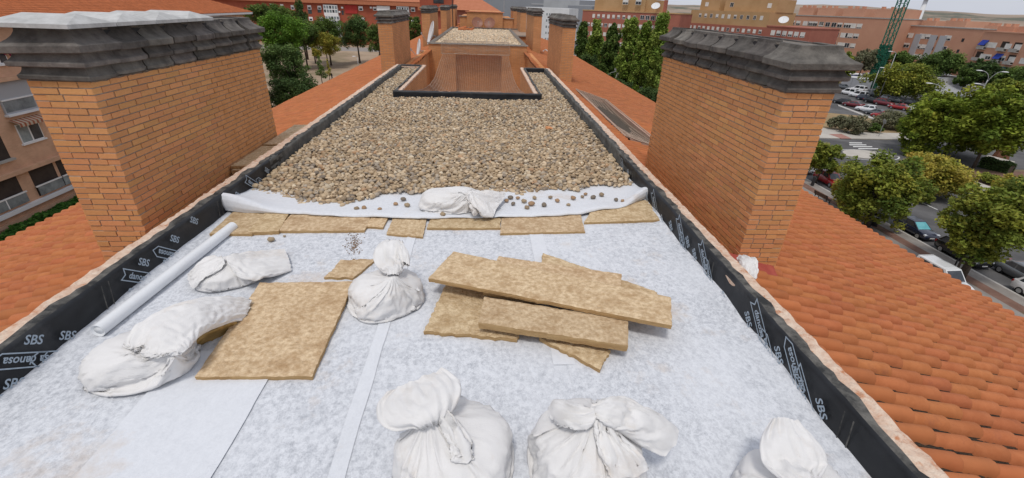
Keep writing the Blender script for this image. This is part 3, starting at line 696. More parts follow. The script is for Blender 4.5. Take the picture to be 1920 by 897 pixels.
def slope(side, label):
    # side +1: falls to +X from XRO ; side -1: falls to -X from XLO
    root = empty('tiled_roof', (0, 0, 0), label=label, cat='roof', kind='thing')
    x0 = XRO if side > 0 else XLO; run_ = abs((EAVE_R if side > 0 else EAVE_L) - x0); nlen = int(run_ / math.cos(ANG) / TLEN) + 1
    ex = np.array([math.cos(ANG) * side, 0, -math.sin(ANG)]); ey = np.array([0, 1.0 * side, 0]); ez = np.cross(ex, ey)
    B = np.stack([ex, ey, ez], -1)
    rows = np.arange(RY0, RY1, TP); P = []
    for i, y in enumerate(rows):
        st = -0.14 + (i % 2) * 0.0 + .03 * math.sin(i * 12.9)
        for k in range(0, nlen):
            s = (k + .0) * TLEN + st
            P.append((x0 + ex[0] * s, y, ROOF_Z0 + ex[2] * s))
    # the strip between the two decks runs up to the patio
    P = np.array(P)
    if side > 0:
        inn = (P[:, 0] > WELL[0] - .2) & (P[:, 0] < WELL[1]) & (P[:, 1] > WELL[2] - .1) & (P[:, 1] < WELL[3]); P = P[~inn]
    P = P[(P[:, 0] * side < run_ + abs(x0) + .05)]
    # what the picture shows largest
    C = P + ex * .2; rel_ = C - np.array([0, 0, CAMZ]); cc = rel_ @ AX; uu = CX + FPX * cc[:, 0] / cc[:, 2]; vv = CY + FPX * cc[:, 1] / cc[:, 2]
    # hidden behind the parapet crown?
    xo = XRO if side > 0 else XLO; tpar = xo / C[:, 0]; zpar = CAMZ + (C[:, 2] - CAMZ) * tpar
    vis = (cc[:, 2] > .3) & (uu > -10) & (uu < 1930) & (vv > -5) & (vv < 905) & ((zpar > PZ) | (C[:, 0] * side < abs(xo)))
    dist = np.linalg.norm(rel_, axis=1); order = np.argsort(np.where(vis, dist, 1e6)); big = order[:300]
    tm = np_mesh('tile', TT_N[0], TT_N[1], 'tile', smooth=True); tm.materials.append(MATS['channel_dirt_shade']); tm.polygons.foreach_set('material_index', TT_N[2].astype(np.int32))
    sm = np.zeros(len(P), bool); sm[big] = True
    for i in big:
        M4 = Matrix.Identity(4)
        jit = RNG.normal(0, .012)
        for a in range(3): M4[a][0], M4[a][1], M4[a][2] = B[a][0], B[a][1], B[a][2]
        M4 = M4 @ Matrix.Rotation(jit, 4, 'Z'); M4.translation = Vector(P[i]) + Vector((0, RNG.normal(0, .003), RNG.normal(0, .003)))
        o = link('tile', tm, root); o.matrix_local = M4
    rest = P[~sm]; dr = np.linalg.norm(rest - np.array([0, 0, CAMZ]), axis=1)
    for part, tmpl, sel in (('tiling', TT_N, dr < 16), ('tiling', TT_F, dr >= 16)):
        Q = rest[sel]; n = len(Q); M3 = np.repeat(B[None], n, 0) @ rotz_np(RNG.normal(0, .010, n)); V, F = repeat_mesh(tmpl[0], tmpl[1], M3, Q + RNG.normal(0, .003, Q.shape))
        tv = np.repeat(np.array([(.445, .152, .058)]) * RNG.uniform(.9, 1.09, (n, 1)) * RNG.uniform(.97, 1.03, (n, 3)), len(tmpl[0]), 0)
        dm = np.tile(tmpl[3], n).astype(bool); tv[dm] = np.array([.085, .06, .042]) * RNG.uniform(.7, 1.5, (dm.sum(), 1))  # channel points tinted dark: dirt plus painted shade lines
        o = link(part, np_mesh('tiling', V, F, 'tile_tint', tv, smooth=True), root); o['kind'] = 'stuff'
    g = MB(); xe = x0 + ex[0] * nlen * TLEN; g.add([(x0, RY0, ROOF_Z0 - .03), (xe, RY0, ROOF_Z0 + ex[2] * nlen * TLEN - .02), (xe, RY1, ROOF_Z0 + ex[2] * nlen * TLEN - .02), (x0, RY1, ROOF_Z0 - .03)], [(0, 1, 2, 3)])
    g.build('bedding', 'tile_bed', root)
    g = MB(); ze = ROOF_Z0 + ex[2] * nlen * TLEN; g.box(min(xe - .12 * side, xe + .02 * side), RY0, ze - .16, max(xe - .12 * side, xe + .02 * side), RY1, ze - .04); g.build('gutter', 'wall_white', root)
    return root
mat('channel_dirt_shade', (.045, .032, .024), (.14, .085, .05), rough=1, scale=18, detail=6, lo=.35, hi=.7, rnd=.3, bump=.5)  # channel dirt, darkened further to paint in the shade between tile barrels
attr_mat('tile_tint', rough=.8, nvar=.2, nscale=6)
slope(1, 'orange clay tile slope falling to the street with dark debris in its channels')
slope(-1, 'orange clay tile slope falling to the hedge and the neighbouring flats')
g = MB(); g.box(EAVE_L + .5, RY0, GZ, EAVE_R - .5, RY1, -2.5); g.build('apartment_building', 'brick_tan', label='brick block carrying the tiled roof', cat='building', kind='thing')
# ================================================================ things lying on the deck
def board(label, corners, zt, th, edge=.008, seed=0, name='board', lift=None, group='insulation boards on the felt'):
    """corners: four (px,py) seen corners of its top face, ordered around; zt one height or four"""
    zs = zt if isinstance(zt, (list, tuple)) else [zt] * 4
    C = [Vector(on_z(px, py, z)) for (px, py), z in zip(corners, zs)]
    return board3(label, C, th, edge, seed, name, group)
def board3(label, C, th, edge=.008, seed=0, name='board', group='insulation boards on the felt'):
    L1 = max((C[1] - C[0]).length, (C[2] - C[3]).length); L2 = max((C[3] - C[0]).length, (C[2] - C[1]).length)
    nu, nv = max(6, int(L1 / .025)), max(6, int(L2 / .025))
    def P(u, v):
        p = (C[0] * (1 - u) + C[1] * u) * (1 - v) + (C[3] * (1 - u) + C[2] * u) * v
        return p
    def ed(u, v):
        p = P(u, v); c = P(.5, .5)
        k = max(abs(u - .5), abs(v - .5)) * 2
        e = edge * (fbm(p.x * 11, p.y * 11, seed) * 1.0 + .7 * fbm(p.x * 34, p.y * 34, seed + 3))
        dr = (p - c); dr.z = 0; dr.normalize()
        return p + dr * e * (k ** 6)
    g = MB(); top = []
    for j in range(nv + 1):
        for i in range(nu + 1):
            u, v = i / nu, j / nv; p = ed(u, v)
            rim = min(u * nu, (1 - u) * nu, v * nv, (1 - v) * nv)
            dz = .0035 * fbm(p.x * 14, p.y * 14, seed + 9) + .002 * fbm(p.x * 45, p.y * 45, seed) - (.004 if rim < .5 else 0)
            pit = fbm(p.x * 19, p.y * 19, seed + 21)
            if pit > .42: dz -= min(.006, (pit - .42) * .03)
            top.append((p.x, p.y, p.z + dz))
    N = (nu + 1) * (nv + 1); W_ = nu + 1
    f = [(j * W_ + i, j * W_ + i + 1, (j + 1) * W_ + i + 1, (j + 1) * W_ + i) for j in range(nv) for i in range(nu)]
    ring = [i for i in range(nu)] + [j * W_ + nu for j in range(nv)] + [nv * W_ + nu - i for i in range(nu)] + [(nv - j) * W_ for j in range(nv)]
    mids, low = [], []
    for q, i in enumerate(ring):
        x, y, z = top[i]; b = .004 * fbm(x * 25, y * 25, seed + 5)
        cx, cy = P(.5, .5).x, P(.5, .5).y; dx, dy = x - cx, y - cy; l = math.hypot(dx, dy) + 1e-6
        mids.append((x + dx / l * b, y + dy / l * b, z - th * .5)); low.append((x - dx / l * .004, y - dy / l * .004, P(0, 0).z * 0 + z - th))
    n = len(ring); v = top + mids + low
    side = []
    for q in range(n):
        a, b = ring[q], ring[(q + 1) % n]; side.append((b, a, N + q, N + (q + 1) % n)); side.append((N + (q + 1) % n, N + q, N + n + q, N + n + (q + 1) % n))
    g.add(v, f, 0); g.add([], [], 1)
    g.f.extend(side); g.mi.extend([1] * len(side)); g.f.append(tuple(N + n + q for q in range(n - 1, -1, -1))); g.mi.append(1)
    o = g.build(name, ('board', 'board_edge'), label=label, cat='board', group=group)
    return o
BIG = [(365, 706), (585, 705), (664, 527), (487, 530)]
board('big square tan board lying alone in front of the left sacks', BIG, [.05, .05, .07, .07], .04, .006, 1)
board('rough tan plate sticking out at the left under the leaning planks', [(795, 620), (968, 634), (1015, 560), (838, 528)], .05, .035, .018, 2)
board('rough plate poking out behind the top plank of the stack', [(1000, 560), (1190, 585), (1235, 548), (1018, 474)], .06, .035, .022, 3)
board('short rough plate with a broken corner under the planks at the front', [(1010, 632), (1124, 692), (1145, 657), (1040, 600)], .05, .04, .018, 4)
board('smooth tan plank just below the top plank, showing behind it', [(905, 545), (1160, 580), (1166, 513), (935, 480)], .11, .045, .006, 5)
board('two-layer plank leaning out at the front of the stack', [(897, 604), (1178, 648), (1178, 599), (908, 556)], .155, .055, .005, 6)
board('long top plank lying across the stack of boards', [(803, 521), (1260, 610), (1258, 557), (850, 471)], [.205, .20, .20, .205], .036, .006, 7)
def edge_board(label, c, seed, zt=.044, th=.032, back=.22):
    C = [Vector(on_z(px, py, zt)) for px, py in c]; C[2] = C[2] + Vector((0, back, 0)); C[3] = C[3] + Vector((0, back, 0))
    return board3(label, C, th, .007, seed, 'board', 'boards under the felt fold')
edge_board('board beside the end of the white tube, under the felt fold', [(392, 438), (472, 438), (492, 408), (426, 405)], 11)
edge_board('split two-layer board next to the tube-end board', [(462, 436), (522, 433), (531, 409), (485, 409)], 12, .052, .05)
edge_board('long board under the felt fold, above the single dark pebble', [(515, 432), (684, 432), (690, 414), (540, 409)], 13)
edge_board('small broken piece between the long board and the light square one', [(686, 424), (718, 426), (724, 417), (692, 415)], 14)
edge_board('light square board under the fold behind the middle sack', [(724, 438), (793, 444), (796, 419), (733, 417)], 15, .04)
edge_board('thin board end showing below the folded felt under its sack', [(800, 427), (938, 427), (940, 419), (806, 418)], 16)
edge_board('board under the fold just behind the stack of planks', [(938, 437), (1097, 434), (1094, 411), (942, 419)], 17)
edge_board('end board under the raised corner of the felt beside the printed upstand', [(1095, 417), (1237, 412), (1228, 386), (1118, 403)], 18, .05)
board('torn board piece tucked behind the middle tied sack', [(608, 519), (662, 521), (705, 485), (640, 487)], .04, .03, .014, 19)
for i, (y0, y1, z, dx, th, lab) in enumerate([(6.5, 7.5, .045, 0, .34, 'thick lower board stored between the chimney and the left parapet'), (6.55, 7.55, .095, -.02, .045, 'upper board of the near pair stored behind the left parapet'), (7.62, 8.95, .115, .0, .045, 'far board stored past the chimney behind the left parapet'), (7.65, 8.9, .06, .03, .34, 'thick board under the far one stored behind the left parapet')]):
    board3(lab, [Vector((-3.66 + dx, y0, z)), Vector((-3.29, y0 - .05, z + .02)), Vector((-3.29, y1, z + .02)), Vector((-3.66 + dx, y1 + .04, z))], th, .008, 30 + i, 'board', 'boards stored beside the chimney')
# gold foil offcut
g = MB(); fc = Vector(on_z(414, 618, .06))
g.grid(lambda u, v: (fc.x - .11 + .2 * v + .02 * fbm(u * 4, v * 4), fc.y - .12 + .24 * v + .05 * math.cos(u * 6.28) * .8 + .02 * fbm(u * 5, v * 3, 2), .055 + .05 * math.sin(u * 6.28) + .02 * fbm(u * 6, v * 6, 5)), 26, 14)
g.build('foil_offcut', 'foil', smooth=True, label='crumpled gold-brown foil offcut between the left sack and the square board', cat='foil')
# white tube
g = MB(); A, B_ = Vector((-2.85, 2.83, .058)), Vector((-2.735, 4.62, .058)); ax = (B_ - A)
pts = [A + ax * t for t in np.linspace(0, 1, 12)]
g.tube(pts, .05, 24, cap=False)
g.tube([A, A + ax * .006], [.05, .036], 24, cap=False); g.tube([A + ax * .006, A + ax * .03], [.036, .034], 24, cap=True); g.tube([B_ - ax * .002, B_ - ax * .01], [.05, .036], 24, cap=True)
g.build('white_tube', 'pvc', smooth=True, label='long white tube lying on the felt along the left upstand', cat='tube')

# ---- sacks
def crease(a, b, c): return 1 - 2 * abs(noise.noise(Vector((a, b, c))))
def pleat(x):          # slow rise, quick drop: a cloth pleat laid over
    f = x - math.floor(x); return (f / .74 if f < .74 else (1 - f) / .26) - .5
def sack_flap(g, secs, seed, nl=70, nw=110, fold=.026, fine=.009):
    """secs: [( (px,py,z),(px,py,z), thickness )] lofted into a gathered, doubled cloth"""
    S = [(Vector(on_z(*a)), Vector(on_z(*b)), t) for a, b, t in secs]; n = len(S)
    def cat(p0, p1, p2, p3, t): return .5 * ((2 * p1) + (p2 - p0) * t + (2 * p0 - 5 * p1 + 4 * p2 - p3) * t * t + (3 * p1 - p0 - 3 * p2 + p3) * t ** 3)
    def sec(l):
        q = l * (n - 1); i = min(n - 2, int(q)); t = q - i; ix = [max(0, i - 1), i, i + 1, min(n - 1, i + 2)]
        return cat(*[S[k][0] for k in ix], t), cat(*[S[k][1] for k in ix], t), max(.004, cat(*[S[k][2] for k in ix], t))
    cache = {}
    def fr(l):
        if l not in cache:
            a, b, t = sec(l); a2, b2, _ = sec(min(1, l + .02)); a1, b1, _ = sec(max(0, l - .02))
            tang = ((a2 + b2) - (a1 + b1)); side = (b - a) * .5; nr = side.cross(tang); nr = nr.normalized() if nr.length > 1e-9 else Vector((0, 0, 1))
            if nr.z < 0: nr = -nr
            cache[l] = ((a + b) * .5, side, nr, t)
        return cache[l]
    def fn(u, v):
        c, side, nr, t = fr(v); th = u * 6.283185; w = math.cos(th); q = math.sin(th)
        W_ = side.length
        fx = w * W_ * 16
        fo = fold * (crease(fx * .55, v * 1.3, seed) * 1.0 + .5 * crease(fx * 1.5 + 3, v * 2.2, seed + 5)) + .5 * fold * fbm(w * 3, v * 3, seed + 2)
        fo += fine * crease(fx * 3 + v * 2, v * 5, seed + 11)
        wr = fbm(w * 1.6, v * 2.2, seed + 8) * 1.6 + (v - .5) * .5 * fbm(w * 2, 3.3, seed)
        fo += (.030 * pleat(w * W_ * 11 + wr * 1.3 + seed) + .012 * pleat(w * W_ * 27 + wr * 3 + 2 * seed)) * min(1, .35 + W_ * 3)
        p = c + side * (w * (1 + .05 * fbm(v * 5, q, seed))) + nr * (q * t + fo * (1 if q >= 0 else .8) - .25 * fold)
        # ragged mouth
        if v > .999: p += nr * .01 * fbm(w * 6, 1, seed)
        return (p.x, p.y, max(.012, p.z))
    g.grid(fn, nw, nl); W1 = nw + 1; base = len(g.v) - W1 * (nl + 1)
    g.f.append(tuple(base + i for i in range(nw))); g.mi.append(0); g.f.append(tuple(base + nl * W1 + i for i in range(nw - 1, -1, -1))); g.mi.append(0)
# ---- sacks: woven cloth draped by a short cloth run over a heap of gravel, neck tied, mouth falling loose
def cloth_collider(name, V, F, thick=.005, fric=18):
    me = bpy.data.meshes.new(name); me.from_pydata(V, [], F); o = bpy.data.objects.new(name, me); COL.objects.link(o)
    o.modifiers.new('Collision', 'COLLISION'); o.collision.thickness_outer = thick; o.collision.cloth_friction = fric; return o
def cloth_setup(o, pins, rest, mass=.25, bend=.12, tens=25, comp=8, shear=4, quality=5, air=1.5, start=1, end=30, hold=0.0):
    o.shape_key_add(name='Basis'); k = o.shape_key_add(name='rest'); k.data.foreach_set('co', np.array(rest, dtype=np.float32).ravel())
    vg = o.vertex_groups.new(name='pin')
    if hold: vg.add(list(range(len(o.data.vertices))), hold, 'REPLACE')
    vg.add(pins, 1, 'REPLACE')
    m = o.modifiers.new('Cloth', 'CLOTH'); s = m.settings; s.quality = quality; s.mass = mass; s.tension_stiffness = tens; s.compression_stiffness = comp; s.shear_stiffness = shear; s.bending_stiffness = bend; s.air_damping = air
    s.tension_damping = 8; s.compression_damping = 8; s.vertex_group_mass = 'pin'; s.pin_stiffness = 1; s.rest_shape_key = k
    c = m.collision_settings; c.collision_quality = 2; c.distance_min = .005; c.use_self_collision = False
    m.point_cache.frame_start = start; m.point_cache.frame_end = end
def run_cloth(objs, frames):
    SC.frame_start = 1; SC.frame_end = frames
    for f_ in range(1, frames + 1): SC.frame_set(f_)
    dg = bpy.context.evaluated_depsgraph_get(); out = []
    for o in objs: out.append(bpy.data.meshes.new_from_object(o.evaluated_get(dg)))
    for o in objs: bpy.data.objects.remove(o)
    SC.frame_set(1); return out
def bag_object(cx, cy, z0, rx, ry, rot, h, neck, seed, slack=1.05, neck_r=.09, neck_h=.12, NT=128, e=.018, frames=30):
    ca, sa = math.cos(rot), math.sin(rot); n = 40
    def xy(x, y): return cx + x * ca - y * sa, cy + x * sa + y * ca
    V, F = [], []
    for j in range(15):
        ph = math.pi * j / 14
        for i in range(n):
            t = 6.283185 * i / n; c, s = math.cos(t), math.sin(t); sq = (abs(c) ** 2.6 + abs(s) ** 2.6) ** (-1 / 2.6)
            r = math.sin(ph) ** .62; b = sq * (1 + .13 * noise.noise(Vector((c * 1.4, s * 1.4, seed + j * .25))) + .05 * noise.noise(Vector((c * 4, s * 4, seed + j * .6))))
            zc = h * .5 * (1 - math.cos(ph)) + (neck_h * .4 * (1 - r) ** 1.3 if ph > 1.6 else 0)
            k = smooth01(zc / max(h, .01)) * .75 * (1 - r)
            X, Y = xy(rx * .86 * r * b * c, ry * .86 * r * b * s)
            V.append((X + (neck[0] - cx) * k, Y + (neck[1] - cy) * k, z0 + .010 + zc + .012 * noise.noise(Vector((c * 3, s * 3, seed + 9 + j)))))
    for j in range(14):
        for i in range(n): F.append((j * n + i, j * n + (i + 1) % n, (j + 1) * n + (i + 1) % n, (j + 1) * n + i))
    col_ = cloth_collider('fill', V, F)
    nb = 8; pts = [(.99 * k / nb, .004, 'b') for k in range(1, nb + 1)]; nw = max(3, int(h * 1.02 / e)); nk = int(math.hypot(max(rx, ry) * .86, neck_h * .8) / e)
    for k in range(1, nw + 1): f = k / nw; pts.append((1.0 + .05 * math.sin(f * 3.14), .004 + h * 1.0 * f, 'w'))
    for k in range(1, nk + 1): f = k / nk; pts.append((1.0 - (1.0 - neck_r) * f, h * 1.0 + .004 + neck_h * f ** 1.2, 's'))
    V, rest = [], []; total = len(pts)
    for q, (r, z, tag) in enumerate(pts):
        ks = smooth01((q - nb - nw * .6) / (total - nb - nw * .6)) if q > nb + nw * .6 else 0
        for i in range(NT):
            t = 6.283185 * i / NT; c, s = math.cos(t), math.sin(t); sq = (abs(c) ** 2.6 + abs(s) ** 2.6) ** (-1 / 2.6) * (1 - ks) + ks
            pf = smooth01((q - nb) / max(1, total - nb)); wob = 1 + (.10 * noise.noise(Vector((c * 4, s * 4, seed + q * .15))) if tag == 's' else 0) + (.24 * pf * pleat(i / NT * 16 + 1.4 * noise.noise(Vector((c * 2, s * 2, seed + 2 + pf)))) * (.4 + .6 * abs(noise.noise(Vector((c * 1.7, s * 1.7, seed + 31)))) * 2) if tag in 'ws' else 0)
            X, Y = xy(rx * r * wob * sq * c, ry * r * wob * sq * s)
            V.append((X + (neck[0] - cx) * ks, Y + (neck[1] - cy) * ks, z0 + z))
            rr = (r if tag == 'b' else 1.02) * slack; X, Y = xy(rx * rr * c * 1.06, ry * rr * s * 1.06); rest.append((X, Y, z0 + (0 if tag == 'b' else (q - nb + 1) * e * 1.03)))
    F = [(q * NT + i, q * NT + (i + 1) % NT, (q + 1) * NT + (i + 1) % NT, (q + 1) * NT + i) for q in range(total - 1) for i in range(NT)]; F.append(tuple(range(NT - 1, -1, -1)))
    me = bpy.data.meshes.new('sack'); me.from_pydata(V, [], F); o = bpy.data.objects.new('sack', me); COL.objects.link(o)
    cloth_setup(o, [(total - 1) * NT + i for i in range(NT)] + list(range(0, 3 * NT)), rest, end=frames, bend=.03, comp=8)
    return o, col_
def flap_object(secs, seed, wide=1.95, long=1.12, frames=26, pin_rows=2, e=.0135, puff=.012, hold=.15):
    S = [(Vector(on_z(*a)), Vector(on_z(*b)), t) for a, b, t in secs]; n = len(S)
    def cat(p0, p1, p2, p3, t): return .5 * ((2 * p1) + (p2 - p0) * t + (2 * p0 - 5 * p1 + 4 * p2 - p3) * t * t + (3 * p1 - p0 - 3 * p2 + p3) * t ** 3)
    def sec(l):
        q = l * (n - 1); i = min(n - 2, int(q)); t = q - i; ix = [max(0, i - 1), i, i + 1, min(n - 1, i + 2)]
        return cat(*[S[k][0] for k in ix], t), cat(*[S[k][1] for k in ix], t), max(.004, cat(*[S[k][2] for k in ix], t))
    mids = [(S[i][0] + S[i][1]) * .5 for i in range(n)]; Ltot = sum((mids[i + 1] - mids[i]).length for i in range(n - 1)); Wmax = max((s[1] - s[0]).length for s in S)
    NL, NW = max(8, int(Ltot / e)), 2 * max(10, int(Wmax / e * 1.25)); V, rest = [], []
    for j in range(NL + 1):
        a, b, t = sec(j / NL); a2, b2, _ = sec(min(1, j / NL + .02)); a1, b1, _ = sec(max(0, j / NL - .02)); side = (b - a) * .5; tang = (a2 + b2) - (a1 + b1); nr = side.cross(tang); nr = nr.normalized() if nr.length > 1e-9 else Vector((0, 0, 1))
        if nr.z < 0: nr = -nr
        c = (a + b) * .5
        for i in range(NW):                         # a flattened tube: the mouth of the bag is two layers
            th = 6.283185 * i / NW; w, q = math.cos(th), math.sin(th)
            p = c + side * w + nr * (q * (t * .8 + .006) + .016 * crease(w * 4, j / NL * 1.5, seed) + .014 * pleat(w * 3.1 + seed * .37 + .5 * noise.noise(Vector((w * 2, j / NL * 2, seed)))) + .010 * noise.noise(Vector((w * 9, j * .3, seed + 4))) + puff)
            V.append((p.x, p.y, max(.02, p.z)))
            ang = 6.283185 * i / NW; Wr = Wmax * wide / 3.14159; rest.append((Wr * math.cos(ang), Wr * math.sin(ang), j * Ltot * long / NL))
    F = [(j * NW + i, j * NW + (i + 1) % NW, (j + 1) * NW + (i + 1) % NW, (j + 1) * NW + i) for j in range(NL) for i in range(NW)]
    me = bpy.data.meshes.new('mouth_flap'); me.from_pydata(V, [], F); o = bpy.data.objects.new('mouth_flap', me); COL.objects.link(o)
    cloth_setup(o, [k for k in range(pin_rows * NW)], rest, mass=.2, bend=.008, tens=20, comp=10, shear=3, end=frames, air=3.0, hold=hold)
    return o
SACKS = [
 ('bulging white sack beside the big board, its long neck thrown back', (-2.33, 2.52, .012, .34, .27, .35, .20, (-2.12, 2.62)), dict(slack=1.24),
  [([((345, 662, .26), (300, 668, .24), .02), ((342, 656, .29), (222, 650, .24), .05), ((346, 646, .31), (240, 606, .32), .06), ((358, 634, .30), (290, 574, .35), .06), ((376, 614, .28), (345, 553, .34), .06), ((398, 604, .23), (392, 545, .29), .05), ((424, 595, .17), (432, 546, .22), .04), ((450, 590, .10), (468, 551, .14), .02)], dict(pin_rows=1))]),
 ('crumpled half-empty white sack lying behind the bulging one', (-2.30, 3.66, .012, .29, .25, .5, .13, (-2.18, 3.72)), dict(slack=1.22),
  [([((432, 502, .19), (426, 488, .19), .02), ((452, 512, .20), (440, 474, .20), .05), ((482, 514, .17), (470, 464, .18), .05), ((512, 506, .13), (502, 458, .15), .04), ((545, 498, .08), (534, 456, .11), .02)], dict()), ([((424, 500, .19), (418, 488, .19), .02), ((405, 508, .19), (398, 474, .19), .05), ((380, 520, .16), (372, 484, .16), .05), ((356, 538, .08), (350, 505, .09), .02)], dict())]),
 ('white sack standing in the middle with its neck folded over', (-.83, 3.26, .016, .31, .29, .6, .22, (-.78, 3.38)), dict(slack=1.22),
  [([((726, 520, .34), (748, 518, .34), .02), ((716, 502, .39), (755, 498, .39), .04), ((700, 480, .44), (758, 474, .44), .04), ((700, 458, .48), (760, 456, .48), .04), ((716, 444, .49), (756, 446, .49), .03), ((728, 452, .48), (766, 464, .46), .03), ((738, 474, .44), (768, 486, .42), .02)], dict(pin_rows=2))]),
 ('white sack on the folded felt at the front of the gravel', (-.42, 5.20, .075, .38, .26, .1, .20, (-.20, 5.18)), dict(slack=1.22),
  [([((876, 372, .28), (884, 362, .28), .02), ((884, 378, .29), (896, 352, .30), .03), ((898, 390, .24), (918, 348, .29), .04), ((908, 402, .16), (938, 350, .24), .03), ((922, 404, .12), (951, 354, .18), .02)], dict()), ([((874, 374, .28), (882, 366, .28), .02), ((880, 388, .25), (892, 378, .26), .03), ((886, 402, .15), (902, 392, .18), .02)], dict())]),
 ('tied white sack in front, its mouth spread to the left', (-.15, 1.69, .016, .32, .32, -.25, .27, (-.19, 1.86)), dict(slack=1.24),
  [([((792, 782, .44), (818, 776, .44), .02), ((770, 788, .46), (842, 762, .48), .05), ((728, 790, .47), (862, 726, .52), .06), ((704, 770, .48), (864, 698, .54), .05), ((704, 742, .49), (850, 682, .55), .04), ((724, 716, .51), (832, 672, .55), .02)], dict(pin_rows=2)), ([((812, 780, .44), (828, 774, .44), .02), ((826, 800, .43), (862, 786, .42), .04), ((838, 836, .38), (888, 818, .36), .04), ((838, 872, .3), (892, 858, .28), .03)], dict())]),
 ('tied white sack in front, its long tail thrown to the right', (.56, 1.66, .018, .31, .32, .2, .27, (.55, 1.86)), dict(slack=1.24),
  [([((1112, 768, .45), (1120, 786, .45), .02), ((1135, 752, .48), (1138, 796, .47), .05), ((1165, 735, .49), (1165, 802, .46), .06), ((1205, 742, .46), (1198, 812, .41), .05), ((1245, 758, .39), (1226, 828, .34), .04), ((1280, 780, .31), (1256, 840, .27), .02)], dict(pin_rows=3)), ([((1108, 772, .45), (1112, 788, .45), .02), ((1088, 755, .48), (1090, 800, .46), .05), ((1058, 730, .46), (1056, 792, .43), .05), ((1036, 724, .43), (1030, 780, .39), .02)], dict()), ([((1112, 778, .45), (1128, 782, .45), .02), ((1112, 806, .44), (1165, 802, .43), .04), ((1118, 848, .39), (1208, 842, .35), .04), ((1140, 892, .3), (1228, 880, .26), .02)], dict())]),
 ('white sack in the front corner by the street-side parapet, mouth upright', (1.62, 1.40, .018, .30, .28, .1, .18, (1.72, 1.60)), dict(slack=1.24),
  [([((1490, 905, .30), (1515, 906, .30), .02), ((1462, 886, .33), (1540, 888, .31), .05), ((1436, 856, .36), (1562, 858, .32), .06), ((1428, 826, .39), (1556, 832, .36), .05), ((1434, 796, .41), (1530, 804, .39), .04), ((1452, 768, .43), (1500, 774, .42), .02)], dict(pin_rows=2))]),
]
NF1, NF2 = 26, 14
bags, cols_ = [], []
flo = cloth_collider('floor_fill', [(-4, -1, .012), (4, -1, .012), (4, 4.8, .012), (-4, 4.8, .012), (-4, 4.8, .072), (4, 4.8, .072), (4, 8, .072), (-4, 8, .072)], [(0, 1, 2, 3), (4, 5, 6, 7), (3, 2, 5, 4)], .003, 30)
for lab, body, kw, fl_ in SACKS:
    (ax_, ay_, az_), (bx_, by_, bz_) = fl_[0][0][0][0], fl_[0][0][0][1]; nz_ = (az_ + bz_) / 2 + .004; nk_ = on_z((ax_ + bx_) / 2, (ay_ + by_) / 2, nz_)
    body = (*body[:7], (nk_[0], nk_[1])); kw = dict(kw); kw['neck_h'] = max(.04, nz_ - body[2] - body[6])
    o, c_ = bag_object(*body, seed=len(bags) * 3 + 1, frames=NF1, **kw); bags.append(o); cols_.append(c_)
body_meshes = []
for me in run_cloth(bags, NF1):      # tied shut at the neck
    vs_ = np.empty(len(me.vertices) * 3, np.float32); me.vertices.foreach_get('co', vs_); vs_ = vs_.reshape(-1, 3); fc_ = [tuple(p.vertices) for p in me.polygons]; nn = len(vs_)
    top_ = vs_[-128:].mean(0) + np.array([0, 0, .01]); fc_ += [(nn - 128 + i, nn - 128 + (i + 1) % 128, nn) for i in range(128)]
    m2 = bpy.data.meshes.new('sack'); m2.from_pydata([tuple(map(float, q)) for q in vs_] + [tuple(map(float, top_))], [], fc_); body_meshes.append(m2)
for c_ in cols_: bpy.data.objects.remove(c_)
cols_ = []
for me in body_meshes:
    o = bpy.data.objects.new('drape', me.copy()); COL.objects.link(o); o.modifiers.new('Collision', 'COLLISION'); o.collision.thickness_outer = .006; o.collision.cloth_friction = 25; cols_.append(o)
flaps, owner = [], []
for i, (lab, body, kw, fl_) in enumerate(SACKS):
    for q, (sec_, fk) in enumerate(fl_): flaps.append(flap_object(sec_, i * 5 + q + 1, frames=NF2, **fk)); owner.append(i)
flap_meshes = run_cloth(flaps, NF2)
for c_ in cols_ + [flo]: bpy.data.objects.remove(c_)
def finish(me, name, parent=None):
    me.materials.clear(); me.materials.append(MATS['sack']); me.polygons.foreach_set('use_smooth', [True] * len(me.polygons)); me.name = name
    return link(name, me, parent)
roots = []
for (lab, body, kw, fl_), me in zip(SACKS, body_meshes):
    roots.append(tagit(finish(me, 'sack'), lab, 'sack', 'white woven sacks on the roof', kind='thing'))
for me, i in zip(flap_meshes, owner): finish(me, 'mouth_flap', roots[i])
# white bag end behind the street-side parapet
g = MB()
sack_flap(g, [((1384, 494, -.02), (1398, 486, .0), .03), ((1386, 500, .05), (1416, 492, .06), .05), ((1392, 512, .04), (1419, 508, .04), .04), ((1400, 522, .02), (1416, 526, 0), .01)], 77, 30, 50)
g.build('plastic_bag', 'sack', smooth=True, label='white plastic bag behind the street-side parapet at the chimney foot', cat='bag')
# sand and crumbs dropped on the felt
g = MB()
for i in range(260):
    px, py = random.gauss(664, 7), random.gauss(458, 11); p = on_z(px, py, .016); r = random.uniform(.002, .009)
    V = ICO1[0] * r * np.array([1, 1, .5]) + np.array([p[0], p[1], .014]); g.add(V.tolist(), ICO1[1].tolist())
g.build('spilled_crumbs', 'crumb', label='spilled dark soil crumbs on the felt behind the middle sack', cat='crumbs', kind='stuff')
